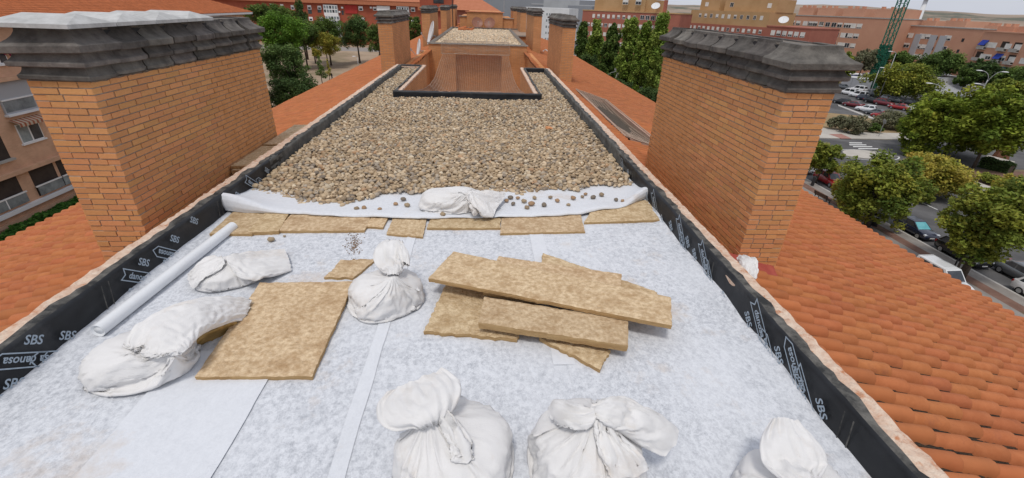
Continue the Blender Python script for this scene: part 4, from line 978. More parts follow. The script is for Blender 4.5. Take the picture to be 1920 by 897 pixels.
# dark leaf litter in the tile channels
g = MB(); rr = random.Random(5)
def litter(x, y, n, sx, sy):
    for i in range(n):
        X, Y = x + rr.gauss(0, sx), y + rr.gauss(0, sy); 
        if X < XRO + .02: continue
        Z = ROOF_Z0 - SLP * (X - XRO) + .022; r = rr.uniform(.008, .022)
        V = ICO1[0] * np.array([r * 1.6, r * .7, r * .5]) + np.array([X, Y, Z]); g.add(V.tolist(), ICO1[1].tolist())
for k in range(0, 26):
    y = RY0 + TP * (int((1.7 - RY0) / TP) + k) + .035
    for q in range(34):
        x = XRO + .1 + rr.uniform(0, 1.0) ** 1.5 * 4.5; litter(x, y - .008, 8, .10, .007)
for px, py in ((1595, 500), (1640, 480), (1660, 488), (1480, 518), (1495, 530), (1560, 570), (1620, 630), (1535, 420)):
    p = on_z(px, py, -.6); litter(p[0] * .98, p[1], 30, .16, .03)
g.build('leaf_litter', 'debris', label='dark leaf litter caught in the roof tile channels', cat='litter', kind='stuff')
g = MB(); g.grid(lambda u, v: (3.075 - .25 + .75 * u, 4.52 + .17 * v, ROOF_Z0 - SLP * (3.075 - .25 + .75 * u - XRO) + .075 + .07 * v * v + .01 * fbm(u * 6, v * 6)), 16, 6)
g.build('chimney_flashing', 'flashing_red', smooth=True, label='painted red flashing strip at the foot of the street-side chimney', cat='flashing')
# brick fragment and a pale chip on the gravel
p = on_z(1030, 241, .13); g = MB(); g.box(-.07, -.045, -.02, .07, .045, .02); g.build('brick_fragment', 'brick', None, loc=p, rot=(.3, .2, .6), label='orange brick fragment on the gravel near the street-side upstand', cat='brick')
p = on_z(690, 241, .13); g = MB(); g.box(-.09, -.02, -.008, .09, .02, .008); g.build('wood_chip', 'lid_concrete', None, loc=p, rot=(.2, .5, 1.9), label='pale wood chip sticking out of the gravel on the left', cat='chip')
# ================================================================ patio, nets and the roof blocks behind
# patio walls
pw_ = empty('patio_well', label='brick-walled open patio under the large net', cat='patio', kind='thing')
g = MB(); IL, IR, YB = PXL + .17, PXR - .17, 28.7
g.box(IL - .1, YP + .2, -5, IL, YE + .2, PZ - .04); g.box(IR, YP + .2, -5, IR + .1, YE + .2, PZ - .04); g.box(IL - .1, YP + .1, -5, IR + .1, YP + .2, PZ - .04); g.box(XLO - .3, YE + .2, -5, XLO - .02, YB, -.21); g.box(XRO + .02, YE + .2, -5, XRO + .3, YB, -.21); g.box(XLO - .3, YE + .2, -5, IL - .1, YE + .3, -.3); g.box(IR + .1, YE + .2, -5, XRO + .3, YE + .3, -.3)
g.build('wall', 'brick_wall', pw_)
g = MB(); g.box(IL, YP + .2, -5.1, IR, YE + .2, -5); g.box(XLO, YE + .2, -5.1, XRO, YB, -5); g.build('patio_floor', 'paving', pw_)
# second roof block
b2 = empty('rooftop_block', label='brick roof block with gravel top behind the netted patio', cat='roof block', kind='thing')
X0, X1, Y0, Y1 = -3.3, 2.42, 28.7, 48.6
g = MB(); g.box(X0, Y0 + .9, -5, X1, Y1, -.02); g.box(X0, Y0, -5, -1.75, Y0 + .9, -.02); g.box(.95, Y0, -5, X1, Y0 + .9, -.02); g.box(-1.75, Y0 + .55, -5, .95, Y0 + .9, -.03)
g.box(-1.75, Y0, -.4, .95, Y0 + .55, -.025)
g.box(X0, Y0, -.02, X1, Y0 + .2, .15); g.box(X0, Y0 + .2, -.02, X0 + .2, Y1, .15); g.box(X1 - .2, Y0 + .2, -.02, X1, Y1, .15); g.box(X0 + .2, Y1 - .2, -.02, X1 - .2, Y1, .15)
g.build('wall', 'brick_wall', b2)
def coping(par, x0, y0, x1, y1, z, m='crown_grey'):
    g = MB(); n = 24; lx = (x1 - x0) > (y1 - y0)
    g.grid(lambda u, v: ((x0 + (x1 - x0) * (u if lx else v), y0 + (y1 - y0) * (v if lx else u), z + (.07 if 0 < round(v * 3) < 3 else 0) + .01 * fbm(u * 30, v * 3, z))), n * 3, 3)
    return g.build('coping', m, par)
coping(b2, X0 - .06, Y0 - .06, X1 + .06, Y0 + .24, .15); coping(b2, X0 - .06, Y0 + .24, X0 + .24, Y1, .152); coping(b2, X1 - .24, Y0 + .24, X1 + .06, Y1, .152); coping(b2, X0 - .06, Y1 - .24, X1 + 1.5, Y1 + .06, .154, 'membrane_worn')
g = MB(); g.box(X0 + .2, Y0 + .2, -.02, X1 - .2, Y1 - .2, .05); g.build('roof_bed', 'tile_bed', b2)
P = scatter(X0 + .25, X1 - .25, Y0 + .3, Y1 - .25, .13, lambda x, y: x > -99); n = len(P)
V, F, T = stones(np.concatenate([P, RNG.uniform(.06, .1, (n, 1))], 1), ICO1, RNG.uniform(.05, .075, n))
o = link('gravel', np_mesh('gravel', V, F, 'pebble', T * 1.25 + .03, smooth=True), b2); o['kind'] = 'stuff'
# side wing with the street-side chimney
g = MB(); g.box(X1, 38.5, -3, X1 + 1.6, Y1, .12); g.build('side_wing', 'brick_wall', b2)
coping(b2, X1, 38.4, X1 + 1.66, 38.7, .12)
# heap of broken tiles on that roof
for i in range(7):
    x, y = -2.3 + random.uniform(-.5, .9), 45.2 + random.uniform(-1.1, .9); tm = np_mesh('roof_tile', TT_N[0] * 1.3, TT_N[1], 'tile', smooth=True)
    o = link('roof_tile', tm, None, (x, y, .13 + .04 * (i % 3)), (random.uniform(-.2, .3), random.uniform(-.2, .2), random.uniform(-.5, .5))); tagit(o, 'loose orange tile heaped in the far corner of the second gravel roof', 'tile', 'loose tiles on the second roof')
# third block with two brown dishes
b3 = empty('rooftop_block', label='stepped brick roof block behind the pair of brown dishes', cat='roof block', kind='thing')
Y3 = 56.5
g = MB(); g.box(-2.1, Y3, -5, 1.9, Y3 + 12, 1.45); g.box(-2.9, Y3 + .3, -5, -2.1, Y3 + 12, .95); g.box(1.9, Y3 + .3, -5, 3.05, Y3 + 12, .85); g.build('wall', 'brick_wall', b3)
coping(b3, -2.25, Y3 - .12, 2.05, Y3 + .3, 1.45, 'roof_far'); coping(b3, -3.0, Y3 + .2, -2.1, Y3 + .6, .95); coping(b3, 1.9, Y3 + .2, 3.15, Y3 + .6, .85)
def dish(label, c, r, yaw, pitch, material, pole_to, group=None):
    root = empty('satellite_dish', c, label=label, cat='satellite dish', group=group, kind='thing')
    M4 = Matrix.Rotation(yaw, 4, 'Z') @ Matrix.Rotation(pitch, 4, 'X')
    prof = [(.001, -.20 * r)] + [(r * k / 8, -.20 * r * (1 - (k / 8) ** 2)) for k in range(1, 9)]; g = MB(); g.lathe(prof, 28); g.lathe([(r, 0), (r * 1.02, .012), (r * 1.02, -.02), (r, -.03)] + [(r * k / 8, -.20 * r * (1 - (k / 8) ** 2) - .03) for k in range(7, 0, -1)], 28)
    me = g.mesh('reflector', material, True); me.transform(M4); link('reflector', me, root)
    g = MB(); g.tube([M4 @ Vector((0, -r * .95, -.02)), M4 @ Vector((0, -r * .3, r * .75))], .015, 6); me = g.mesh('feed_arm', 'metal_grey'); link('feed_arm', me, root)
    g = MB(); q = M4 @ Vector((0, -r * .28, r * .78)); g.tube([q - Vector((0, .0, .06)), q + Vector((0, 0, .06))], .035, 8); link('receiver', g.mesh('receiver', 'metal_grey'), root)
    bk = M4 @ Vector((0, 0, -.22 * r)); e = Vector(pole_to) - Vector(c)
    g = MB(); g.tube([bk, (bk.x, bk.y, bk.z - .12), (e.x, e.y, bk.z - .2), e], .022, 8); link('bracket', g.mesh('bracket', 'metal_grey'), root)
    return root
dish('brown dish before the stepped block, left of the pair', (-.93, Y3 - .75, .42), .6, 0.2, R_(58), 'dish_brown', (-.93, Y3, .3))
dish('brown dish before the stepped block, right of the pair', (.42, Y3 - .75, .42), .6, -.2, R_(58), 'dish_brown', (.42, Y3, .3))
dish('white satellite dish on the tiles beyond the left chimney, lower one', (-3.66, 27.0, .02), .48, R_(-76), R_(80), 'dish_white', (-3.5, 28.0, -.4))
dish('white satellite dish at the corner of the second roof block, higher one', (-3.62, 33.0, .48), .72, R_(-76), R_(74), 'dish_white', (-3.32, 33.6, .1))
g = MB(); g.tube([(-3.05, 47.0, .1), (-3.05, 47.0, 5)], .04, 8); g.build('roof_mast', 'metal_dark', label='thin dark mast on the second roof block', cat='mast')
g = MB(); g.tube([(2.05, 58, .8), (2.05, 58, 5)], .03, 6); g.build('roof_mast', 'metal_grey', label='thin grey mast before the white office building', cat='mast')
g = MB(); g.tube([(3.45, 29.5, -.15), (3.6, 29.5, -.05), (4.6, 27.6, -.55)], .03, 6); g.build('pipe', 'lid_concrete', label='short pale pipe lying on the street-side tiles beyond the patio', cat='pipe')
g = MB(); g.box(2.43, 28.95, -1.05, 2.95, 29.4, -.5); g.build('vent_box', 'flashing_red', label='dark red vent box at the corner of the second roof block', cat='vent box')

# ---- nets
def net(label, fn, nu, nv, r, su=24, sv=24, border=True, name='safety_net'):
    g = MB()
    for i in range(nu + 1): g.tube([fn(i / nu, t) for t in np.linspace(0, 1, sv)], r * (2.2 if border and i in (0, nu) else 1), 3, cap=False)
    for j in range(nv + 1): g.tube([fn(t, j / nv) for t in np.linspace(0, 1, su)], r * (2.2 if border and j in (0, nv) else 1), 3, cap=False)
    return g.build(name, 'net_cord', label=label, cat='net')
def net_up(u, v):      # from the gravel roof over the coping and down the wall to the rope
    x = -2.55 + 3.95 * u; wv = .05 * fbm(u * 5, v * 3, 3)
    if v < .3: k = v / .3; return (x, Y0 + 2.2 - 2.28 * k, .20 + .04 * math.sin(k * 3) + wv * .4)
    k = (v - .3) / .7; return (x * (1 - .0 * k), Y0 - .10 - .25 * k - .1 * math.sin(k * 3.1), .18 - .5 * k + wv - .22 * math.sin(u * 3.14) * (1 - abs(k - .1)) * .3)
net('tan safety net hanging down the front of the second roof block', net_up, 44, 28, .0045)
def net_low(u, v):     # from the rope it sags over the patio and comes up to the near parapet
    xa = -2.45 + 3.75 * u; xb = IL + .03 + (IR - IL - .06) * u; k = v
    x = xa + (xb - xa) * smooth01(k * 1.4); y = (Y0 - .4) + (YP + .25 - Y0 + .4) * k
    ze = -.32 + .48 * k ** 2.2
    sag = (2.1 * math.sin(min(1, k * 1.12) * 3.1416) * (.55 + .45 * math.sin(u * 3.1416))) if k < .9 else 0
    sag = 1.25 * (max(0.0, math.sin(3.1416 * k)) ** .9) * (.35 + .65 * math.sin(u * 3.1416))
    return (x, y, ze - sag + .04 * fbm(u * 6, v * 8, 6))
g = MB(); g.tube([net_up(t, 1.0) for t in np.linspace(0, 1, 30)], .022, 6); g.build('net_rope', 'net_cord', smooth=True, label='rope across the hanging net on the second roof block', cat='rope')
net('tan safety net sagging over the open patio', net_low, 40, 120, .0042, 28, 50)
# netted well in the street-side slope
wl = empty('light_well', label='netted light well let into the street-side tile slope', cat='light well', kind='thing')
a, b, c, e = WELL; zz = lambda x: ROOF_Z0 - SLP * (x - XRO)
g = MB()
for (xa, ya, xb, yb) in ((a, c, b, c + .12), (a, e - .12, b, e), (a, c, a + .12, e), (b - .12, c, b, e)):
    v = [(xa, ya, zz(xa) - 1), (xb, ya, zz(xb) - 1), (xb, yb, zz(xb) - 1), (xa, yb, zz(xa) - 1)] + [(xa, ya, zz(xa) + .1), (xb, ya, zz(xb) + .1), (xb, yb, zz(xb) + .1), (xa, yb, zz(xa) + .1)]
    g.add(v, [(3, 2, 1, 0), (4, 5, 6, 7), (0, 1, 5, 4), (1, 2, 6, 5), (2, 3, 7, 6), (3, 0, 4, 7)])
g.build('rim', 'plaster_pink', wl)
g = MB(); g.add([(a + .1, c + .1, zz(a) - .32), (b - .1, c + .1, zz(b) - .32), (b - .1, e - .1, zz(b) - .32), (a + .1, e - .1, zz(a) - .32)], [(0, 1, 2, 3)]); g.build('well_floor', 'plaster_pink', wl)
net('tan safety net stretched over the light well in the tile slope', lambda u, v: (a + (b - a) * u, c + (e - c) * v, zz(a + (b - a) * u) + .12 - .22 * math.sin(3.14 * u) * math.sin(3.14 * v) + .02 * fbm(u * 5, v * 9)), 11, 50, .006, 14, 24)
# ================================================================ the ground: land, roads, pavements, park
def on_x(px, py, x):
    d = ray(px, py); t = x / d[0]; return (x, d[1] * t, CAMZ + d[2] * t)
def sheet(name, poly, z, material, kind='structure'):
    g = MB(); g.add([(x, y, z) for x, y in poly], [tuple(range(len(poly)))]); return g.build(name, material, kind=kind)
def slab(name, poly, z0, z1, material): g = MB(); g.prism(poly, z0, z1); return g.build(name, material, kind='structure')
def rect(x0, y0, x1, y1): return [(x0, y0), (x1, y0), (x1, y1), (x0, y1)]
sheet('ground', rect(-6000, -6000, 6000, 6000), GZ - .03, 'land')
sheet('park_ground', rect(-170, 60, -10, 262), GZ - .01, 'park_sand')
sheet('park_path', rect(-130, 214, -15, 232), GZ - .002, 'paving')
sheet('road', rect(43.7, -40, 63.5, 420), GZ - .012, 'asphalt')
sheet('side_road', [(63.5, 63), (240, 63), (240, 79.6), (63.5, 79.6)], GZ - .010, 'asphalt')
sheet('car_park_ground', [(66, 92), (150, 76), (150, 150), (66, 160)], GZ - .016, 'asphalt')
slab('pavement_west', rect(34, -40, 43.7, 74), GZ - .02, GZ + .12, 'paving')
slab('kerb_west', rect(43.7, -40, 43.95, 74), GZ - .02, GZ + .125, 'kerb')
sheet('planting_strip', rect(41.35, -40, 42.5, 74), GZ + .124, 'paving_brown')
sheet('lawn', rect(9.5, -40, 34, 74), GZ - .005, 'dry_grass')
slab('pavement_west_far', rect(38, 84, 43.7, 420), GZ - .02, GZ + .12, 'paving')
slab('pavement_east', rect(63.5, -40, 68.5, 60), GZ - .02, GZ + .12, 'paving_light')
sheet('planted_bank', rect(68.5, -40, 130, 62), GZ + .02, 'paving_brown')
slab('pavement_north', [(61.2, 79.7), (240, 79.7), (240, 84.6), (72, 84.6), (66, 88.6), (61.2, 88.6)], GZ - .02, GZ + .12, 'paving_light')
sheet('crossing_ramp', [gp(1553, 253), gp(1577, 252.5), gp(1597, 261.5), gp(1577, 261.5)], GZ + .128, 'paving_red')
sheet('dry_verge', [(66, 89), (72, 85), (105, 84.8), (92, 98), (74, 106), (66, 104)], GZ + .01, 'dry_grass')
slab('kerb_car_park', [gp(1570, 197), gp(1572, 200), gp(1652, 231), gp(1716, 262 - 35), gp(1716, 262 - 37), gp(1655, 228.5)], GZ - .02, GZ + .14, 'kerb')
isl = [(62.2 + 3.6 * math.cos(a) * (1.25 if math.sin(a) < 0 else 1), 69.6 + 2.5 * math.sin(a)) for a in np.linspace(0, 6.28, 25)[:-1]]
slab('traffic_island', isl, GZ - .02, GZ + .12, 'paving_light')
isl2 = [(62.2 + 4.3 * math.cos(a) * (1.25 if math.sin(a) < 0 else 1), 69.6 + 3.1 * math.sin(a)) for a in np.linspace(0, 6.28, 25)[:-1]]
isl3 = [(62.2 + 4.1 * math.cos(a) * (1.25 if math.sin(a) < 0 else 1), 69.6 + 2.95 * math.sin(a)) for a in np.linspace(0, 6.28, 25)[:-1]]
g = MB(); n = 24; g.add([(x, y, GZ - .004) for x, y in isl2 + isl3], [(k, (k + 1) % n, n + (k + 1) % n, n + k) for k in range(n)]); g.build('island_edge_line', 'road_paint', kind='structure')
g = MB()
for x0, x1, y in ((1592, 1616, 268.2), (1592, 1624, 271.8), (1599, 1635, 275.2), (1609, 1646, 279)):
    a, b, c, e = gp(x0, y - .9), gp(x1, y - .7), gp(x1 + 1, y + .9), gp(x0 + 1, y + .8); g.add([(q[0], q[1], GZ - .004) for q in (a, b, c, e)], [(0, 3, 2, 1)])
g.build('road_marking', 'road_paint', kind='structure')
g = MB()
for y in range(-30, 62, 7): g.box(53.5, y, GZ - .0065, 53.68, y + 2.6, GZ - .006)
g.build('lane_marking', 'road_paint', kind='structure')
# far hills: a long low ridge
def hill_fn(u, v):
    a = R_(-75 + 150 * u); r = 1500 + 1500 * v
    h = (36 + 14 * fbm(u * 9, 1.3, 2) + 5 * fbm(u * 40, 2, 4)) * smooth01(v * 1.6) * (.55 + .45 * smooth01(u * 1.8))
    return (r * math.sin(a), r * math.cos(a), GZ - 1 + (h + 16) * smooth01(v * 1.5))
g = MB(); g.grid(hill_fn, 180, 16); g.build('hills', 'hill', smooth=True, kind='structure')
# ================================================================ buildings
WIN = {}
def win_mesh(w, h, sh, pane='glass_dark', frame='shutter'):
    """roller-shutter window: sh = share covered by the blind"""
    k = (w, h, sh, pane, frame)
    if k not in WIN:
        g = MB(); t = .09
        g.box(0, -.06, 0, w, .0, -.0 + t, 0); g.box(0, -.06, h - t, w, 0, h, 0); g.box(0, -.06, t, t, 0, h - t, 0); g.box(w - t, -.06, t, w, 0, h - t, 0)
        if sh < .95: g.box(t, -.025, t, w - t, -.012, h - t, 1); g.box(w / 2 - .04, -.05, t, w / 2 + .04, -.024, h - t, 0)
        if sh > .05: g.box(t, -.045, h - t - (h - 2 * t) * sh, w - t, -.027, h - t, 0)
        WIN[k] = g.mesh('window', (frame, pane))
    return WIN[k]
def block(label, P0, P1, depth, zt, material, zb=GZ, group='apartment blocks beyond the car park', name='apartment_block', parapet=None):
    dx, dy = P1[0] - P0[0], P1[1] - P0[1]; L = math.hypot(dx, dy)
    root = empty(name, (P0[0], P0[1], 0), math.atan2(dy, dx), label=label, cat='building', group=group, kind='thing')
    g = MB(); g.box(0, 0, zb, L, depth, zt); g.build('wall', material, root)
    if parapet: g = MB(); g.box(-.15, -.15, zt, L + .15, depth, zt + .35); g.build('roof_edge', parapet, root)
    return root, L
def windows(root, xs, zs, w, h, seed, pane='glass_dark', y=-.004, frame='shutter'):
    r = random.Random(seed)
    for z in zs:
        for x in xs:
            o = link('window', win_mesh(w, h, r.choice([0, .35, .6, 1, 1, .8]), pane, frame), root, (x - w / 2, y, z))
def pt(px, py, dist): p = at_dist(px, py, dist); return p
def span(a, b, n): return list(np.linspace(a, b, n))
def attic(root, x0, x1, y0, y1, z0, z1, material, chim=0, name='attic'):
    g = MB(); g.box(x0, y0, z0, x1, y1, z1)
    for i in range(chim): cx = x0 + (x1 - x0) * (i + .5) / chim; g.box(cx - .4, y0 + .5, z1, cx + .4, y0 + 2, z1 + .8)
    g.build(name, material, root)
# A: red block with tan attic
a, b = pt(1093, 20, 205), pt(1277, 26, 190); rt, L = block('red brick block with tan attic behind the poplars', a, b, 14, a[2], 'far_red', parapet='attic_tan')
windows(rt, span(3, L * .56, 11), [a[2] - 3.2 * k - 2.3 for k in range(1, 4)], 1.3, 1.35, 1); windows(rt, span(L * .64, L - 6, 5), [a[2] - 3.2 * k - 2.3 for k in range(0, 4)], 1.6, 1.5, 2)
windows(rt, span(5, L * .56, 9), [a[2] - 2.4], 1.1, 1.35, 12)
attic(rt, L * .1, L * .40, 2, 12, a[2] + .35, a[2] + 4.6, 'attic_tan', 2); attic(rt, L * .40, L * .64, 1, 12, a[2] + .35, a[2] + 6.4, 'attic_tan', 1); attic(rt, L * .64, L * .74, 2, 12, a[2] + .35, a[2] + 4.4, 'attic_tan'); attic(rt, L * .8, L * .82, 3, 5, a[2] + .35, a[2] + 4.5, 'far_red', name='chimney_stack')
windows(rt, [L * .45, L * .58], [a[2] + 2.6], 2.2, 1.7, 7)
dz = pt(1226, 11, 192); dish('white satellite dish on top of the block behind the poplars', (dz[0], dz[1] - 2, dz[2]), 1.5, R_(-30), R_(42), 'dish_white', (dz[0], dz[1], a[2] + .5))
# B: tan over red
a, b = pt(1281, 42, 225), pt(1440, 58, 200); rt, L = block('long red block with two tan attic storeys behind the right chimney cap', a, b, 16, a[2], 'far_red')
windows(rt, span(2, L - 3, 16), [a[2] - 2.2 - 3 * k for k in range(0, 4)], 1.2, 1.3, 3)
attic(rt, 3, L - 1, .3, 15, a[2], a[2] + 4.8, 'attic_tan', 0, 'attic_storey'); windows(rt, span(8, L - 4, 11), [a[2] + 2.2], 1.2, 1.4, 4, y=.296)
for f0, f1 in ((.12, .36), (.42, .68), (.68, .98)): attic(rt, L * f0, L * f1, 3, 13, a[2] + 4.8, a[2] + 9.0, 'attic_tan', 2)
windows(rt, [L * .2, L * .5, L * .9], [a[2] + 6.2], 1.6, 1.5, 6, y=2.996)
a, b = pt(1438, 50, 196), pt(1522, 54, 186); rt, L = block('red brick end block with white windows left of the crane', a, b, 14, a[2], 'far_red', parapet='far_red')
windows(rt, span(3, L - 2.5, 6), [a[2] - 2.6 - 3.1 * k for k in range(0, 5)], 1.6, 1.6, 5)
dz = pt(1466, 37, 190); dish('large white satellite dish on the red end block', (dz[0], dz[1] - 1, dz[2]), 1.5, R_(-35), R_(42), 'dish_white', (dz[0], dz[1], a[2] + .4))
# C
a, b = pt(1478, 29, 250), pt(1690, 35, 225); rt, L = block('long orange block with rows of white windows behind the crane', a, b, 16, a[2], 'far_orange', parapet='concrete')
rows = [a[2] - 3.6 - 3.45 * k for k in range(0, 6)]
xs = []
for c0 in (.07, .2, .30, .42, .53): xs += [L * c0, L * c0 + 2.6]
xs += [L * .36, L * .61, L * .65, L * .70, L * .25]
windows(rt, xs, rows, 2.0, 1.7, 8)
for i, (x0, x1) in enumerate(((.05, .2), (.24, .41), (.48, .66), (.75, .97))): attic(rt, L * x0, L * x1, 3, 13, a[2] + .35, a[2] + 3.2, 'far_orange', 3)
# D
a, b = pt(1705, 49, 232), pt(1846, 58, 214); rt, L = block('orange block with three pale stair strips behind the round trees', a, b, 16, a[2], 'far_orange', parapet='concrete')
rows = [a[2] - 3.8 - 3.3 * k for k in range(0, 6)]
for fx in (.15, .37, .50): g = MB(); g.box(L * fx, -.25, GZ, L * fx + 2.4, 0, a[2] - 2.4); g.build('stair_strip', 'wall_grey_pale', rt)
windows(rt, [L * .07, L * .25, L * .32, L * .60], rows, 2.4, 1.6, 9); windows(rt, [L * .03, L * .455, L * .8], rows, .8, 1.0, 10, frame='metal_dark')
attic(rt, L * .02, L * .22, 4, 13, a[2] + .35, a[2] + 2.0, 'far_orange', 2); attic(rt, L * .35, L * .62, 4, 13, a[2] + .35, a[2] + 2.2, 'far_orange', 3); attic(rt, L * .85, L * .99, 4, 13, a[2] + .3, a[2] + 1.2, 'far_orange', 2)
# E
a, b = pt(1846, 60, 212), pt(1990, 73, 195); rt, L = block('orange block with blue awnings at the picture edge', a, b, 16, a[2], 'far_orange', parapet='far_orange')
rows = [a[2] - 4.2 - 3.3 * k for k in range(0, 6)]
windows(rt, [L * .14, L * .22, L * .42, L * .55, L * .7], rows, 1.9, 1.5, 11)
for i, z in enumerate(rows):
    for fx in (.03, .32, .49):
        g = MB(); g.box(L * fx, -.02, z - .5, L * fx + 2.3, .0, z + 2.0); g.build('balcony_recess', 'dark_inside', rt)
        g = MB(); g.box(L * fx - .1, -.9, z - .6, L * fx + 2.4, -.022, z - .45); g.box(L * fx - .1, -.9, z - .45, L * fx + 2.4, -.82, z + .35); g.build('balcony', 'concrete', rt)
        if (i + int(fx * 100)) % 3 == 0 or (i == 0 and fx < .1): g = MB(); g.add([(L * fx, -.03, z + 2), (L * fx + 2.3, -.03, z + 2), (L * fx + 2.3, -1.0, z + .6), (L * fx, -1.0, z + .6), (L * fx, -.03, z + 1.92), (L * fx + 2.3, -.03, z + 1.92), (L * fx + 2.3, -1.0, z + .52), (L * fx, -1.0, z + .52)], [(0, 1, 2, 3), (7, 6, 5, 4), (0, 3, 7, 4), (1, 5, 6, 2), (3, 2, 6, 7)]); g.build('awning', 'awning_blue', rt)
attic(rt, L * .02, L * .24, 3, 13, a[2] + .35, a[2] + 1.7, 'far_orange', 2); attic(rt, L * .3, L * .7, 3, 13, a[2] + .35, a[2] + 1.9, 'far_orange', 4)
# red-roofed row farther back
a, b = pt(1815, 53, 300), pt(1990, 63, 290); rt, L = block('far row with red roofs behind the awning block', a, b, 12, a[2] - 1, 'far_orange', group=None)
g = MB(); g.prism([(-1, -1), (L + 1, -1), (L + 1, 13), (-1, 13)], a[2] - 1, a[2]); g.build('roof', 'roof_far', rt)
# white office and grey halls in the middle distance
a, b = pt(977, 13, 330), pt(1068, 16, 322); rt, L = block('white office building with blue-grey window bands', a, b, 30, a[2], 'wall_white', group=None, name='office_building')
for k in range(5):
    for x in list(span(8.5, 13, 4)) + list(span(17, 20.5, 3)): link('window', win_mesh(1.1, 1.5, 0, 'glass_pale', 'wall_white'), rt, (x, -.004, a[2] - 4.5 - 3.6 * k))
a, b = pt(893, 5, 560), pt(1115, 24, 560); zt = 20; rt, L = block('huge plain grey hall behind the chimneys', a, b, 60, pt(905, -6, 560)[2], 'wall_grey', group=None, name='industrial_hall')
g = MB(); g.box(60, -.02, 3, L, -.3, 4.2); g.build('cladding_band', 'wall_grey_pale', rt)
a, b = pt(1019, 9, 480), pt(1086, 11, 480); rt, L = block('pale grey rooftop plant tower behind the white office', a, b, 20, a[2] + 5, 'wall_grey_pale', group=None, name='plant_tower')
a, b = pt(1065, 13, 430), pt(1110, 16, 425); rt, L = block('low grey shed right of the white office', a, b, 30, a[2] + 1, 'wall_grey', group=None, name='shed')
# low grey-white hall among the trees
a, b, c = gp(1738, 172), gp(1806, 172), gp(1816, 140); p = at_dist(1738, 138, 190); q = at_dist(1816, 142, 205)
rt, L = block('low pale hall with grey roof between the round trees', (p[0], p[1]), (q[0], q[1]), 14, p[2] - 1.2, 'wall_white', group=None, name='low_hall')
g = MB(); g.add([(-1, -14, p[2] - 7), (L + .5, -14, p[2] - 6.4), (L + .5, 10, p[2] + .2), (-1, 10, p[2] + .2)], [(0, 1, 2, 3)]); g.add([(-1, -14, p[2] - 7.3), (L + .5, -14, p[2] - 6.7), (L + .5, 10, p[2] - .1), (-1, 10, p[2] - .1)], [(3, 2, 1, 0)]); g.build('roof', 'wall_grey_pale', rt)
# site cabins
def cabin(label, px, py, w, h, dpt, material, rz=.0, grp='site cabins by the car park'):
    x, y = gp(px, py); root = empty('site_cabin', (x, y, GZ), rz, label=label, cat='cabin', group=grp, kind='thing')
    g = MB(); g.box(-w / 2, 0, 0, w / 2, dpt, h - .12); g.build('body', material, root)
    g = MB()
    for i in range(int(w / .3)): g.box(-w / 2 + .3 * i + .05, -.03, .15, -w / 2 + .3 * i + .17, 0, h - .25)
    g.build('ribs', material, root); g = MB(); g.box(-w / 2 - .05, -.05, h - .12, w / 2 + .05, dpt + .05, h); g.build('roof', 'wall_white', root)
    return root
cabin('pale grey site cabin behind the parked white vans, left of two', 1602, 165, 5, 3.2, 3, 'wall_grey_pale', .35); cabin('pale grey site cabin right beside its twin behind the white vans', 1621, 168, 5, 3.2, 3, 'wall_grey_pale', .35)
cabin('white site cabin below the crane', 1642, 163, 5, 3.8, 4, 'wall_white', .3); cabin('blue site skip behind the grey cabins', 1606, 152, 6, 2.2, 3, 'awning_blue', .3); cabin('green site skip beside the blue one', 1625, 155, 3, 2.2, 3, 'crane_net', .3)
a, b = gp(1590, 140), gp(1640, 150); g = MB(); g.box(0, 0, 0, 22, .12, 2.2); g.build('site_hoarding', 'wall_grey_pale', None, loc=(a[0], a[1], GZ), rot=(0, 0, .2), label='long grey site hoarding behind the cabins', cat='hoarding')

# ---- flats to the left (facade along X=-37, facing us)
FX = -37.0
lb = empty('apartment_block', label='tan brick flats with balconies and tiled roof on the left', cat='building', kind='thing')
g = MB(); g.box(FX - 14, 20, GZ, FX, 79.4, -.35); g.build('wall', 'brick_tan', lb)
def fr(p0, p1): a, b = on_x(*p0, FX), on_x(*p1, FX); return min(a[1], b[1]), max(a[1], b[1]), min(a[2], b[2]), max(a[2], b[2])
def opening(y0, y1, z0, z1, m='dark_inside', dp=.02, name='recess'): g = MB(); g.box(FX - .5, y0, z0, FX + dp, y1, z1); return g.build(name, m, lb)
def band(z, h, o, m='brick_tan', name='string_course', y0=20, y1=79.4): g = MB(); g.box(FX, y0, z, FX + o, y1, z + h); return g.build(name, m, lb)
def awin(y0, y1, z0, z1, name='window', cols=2):
    g = MB(); g.box(FX, y0, z0, FX + .05, y1, z1); o = g.build(name, 'white_paint', lb); w = (y1 - y0) / cols
    for i in range(cols): g = MB(); g.box(FX + .05, y0 + i * w + .07, z0 + .08, FX + .062, y0 + (i + 1) * w - .07, z1 - .08); g.build('pane', 'glass_pale' if i % 2 == 0 else 'glass_dark', o)
    g = MB(); g.box(FX, y0 - .1, z0 - .12, FX + .16, y1 + .1, z0 - .002); g.build('sill', 'white_paint', o); return o
Z1, Z2, Z3, Z4 = -3.9, -6.9, -10.55, -13.4
for z in (Z1, Z3): band(z - .28, .28, .45, 'brick_tan'); 
band(Z4 - .2, .3, .3, 'wall_white'); band(Z4 - .95, .3, .12, 'brick_tan'); band(Z4 - 1.6, .25, .2)
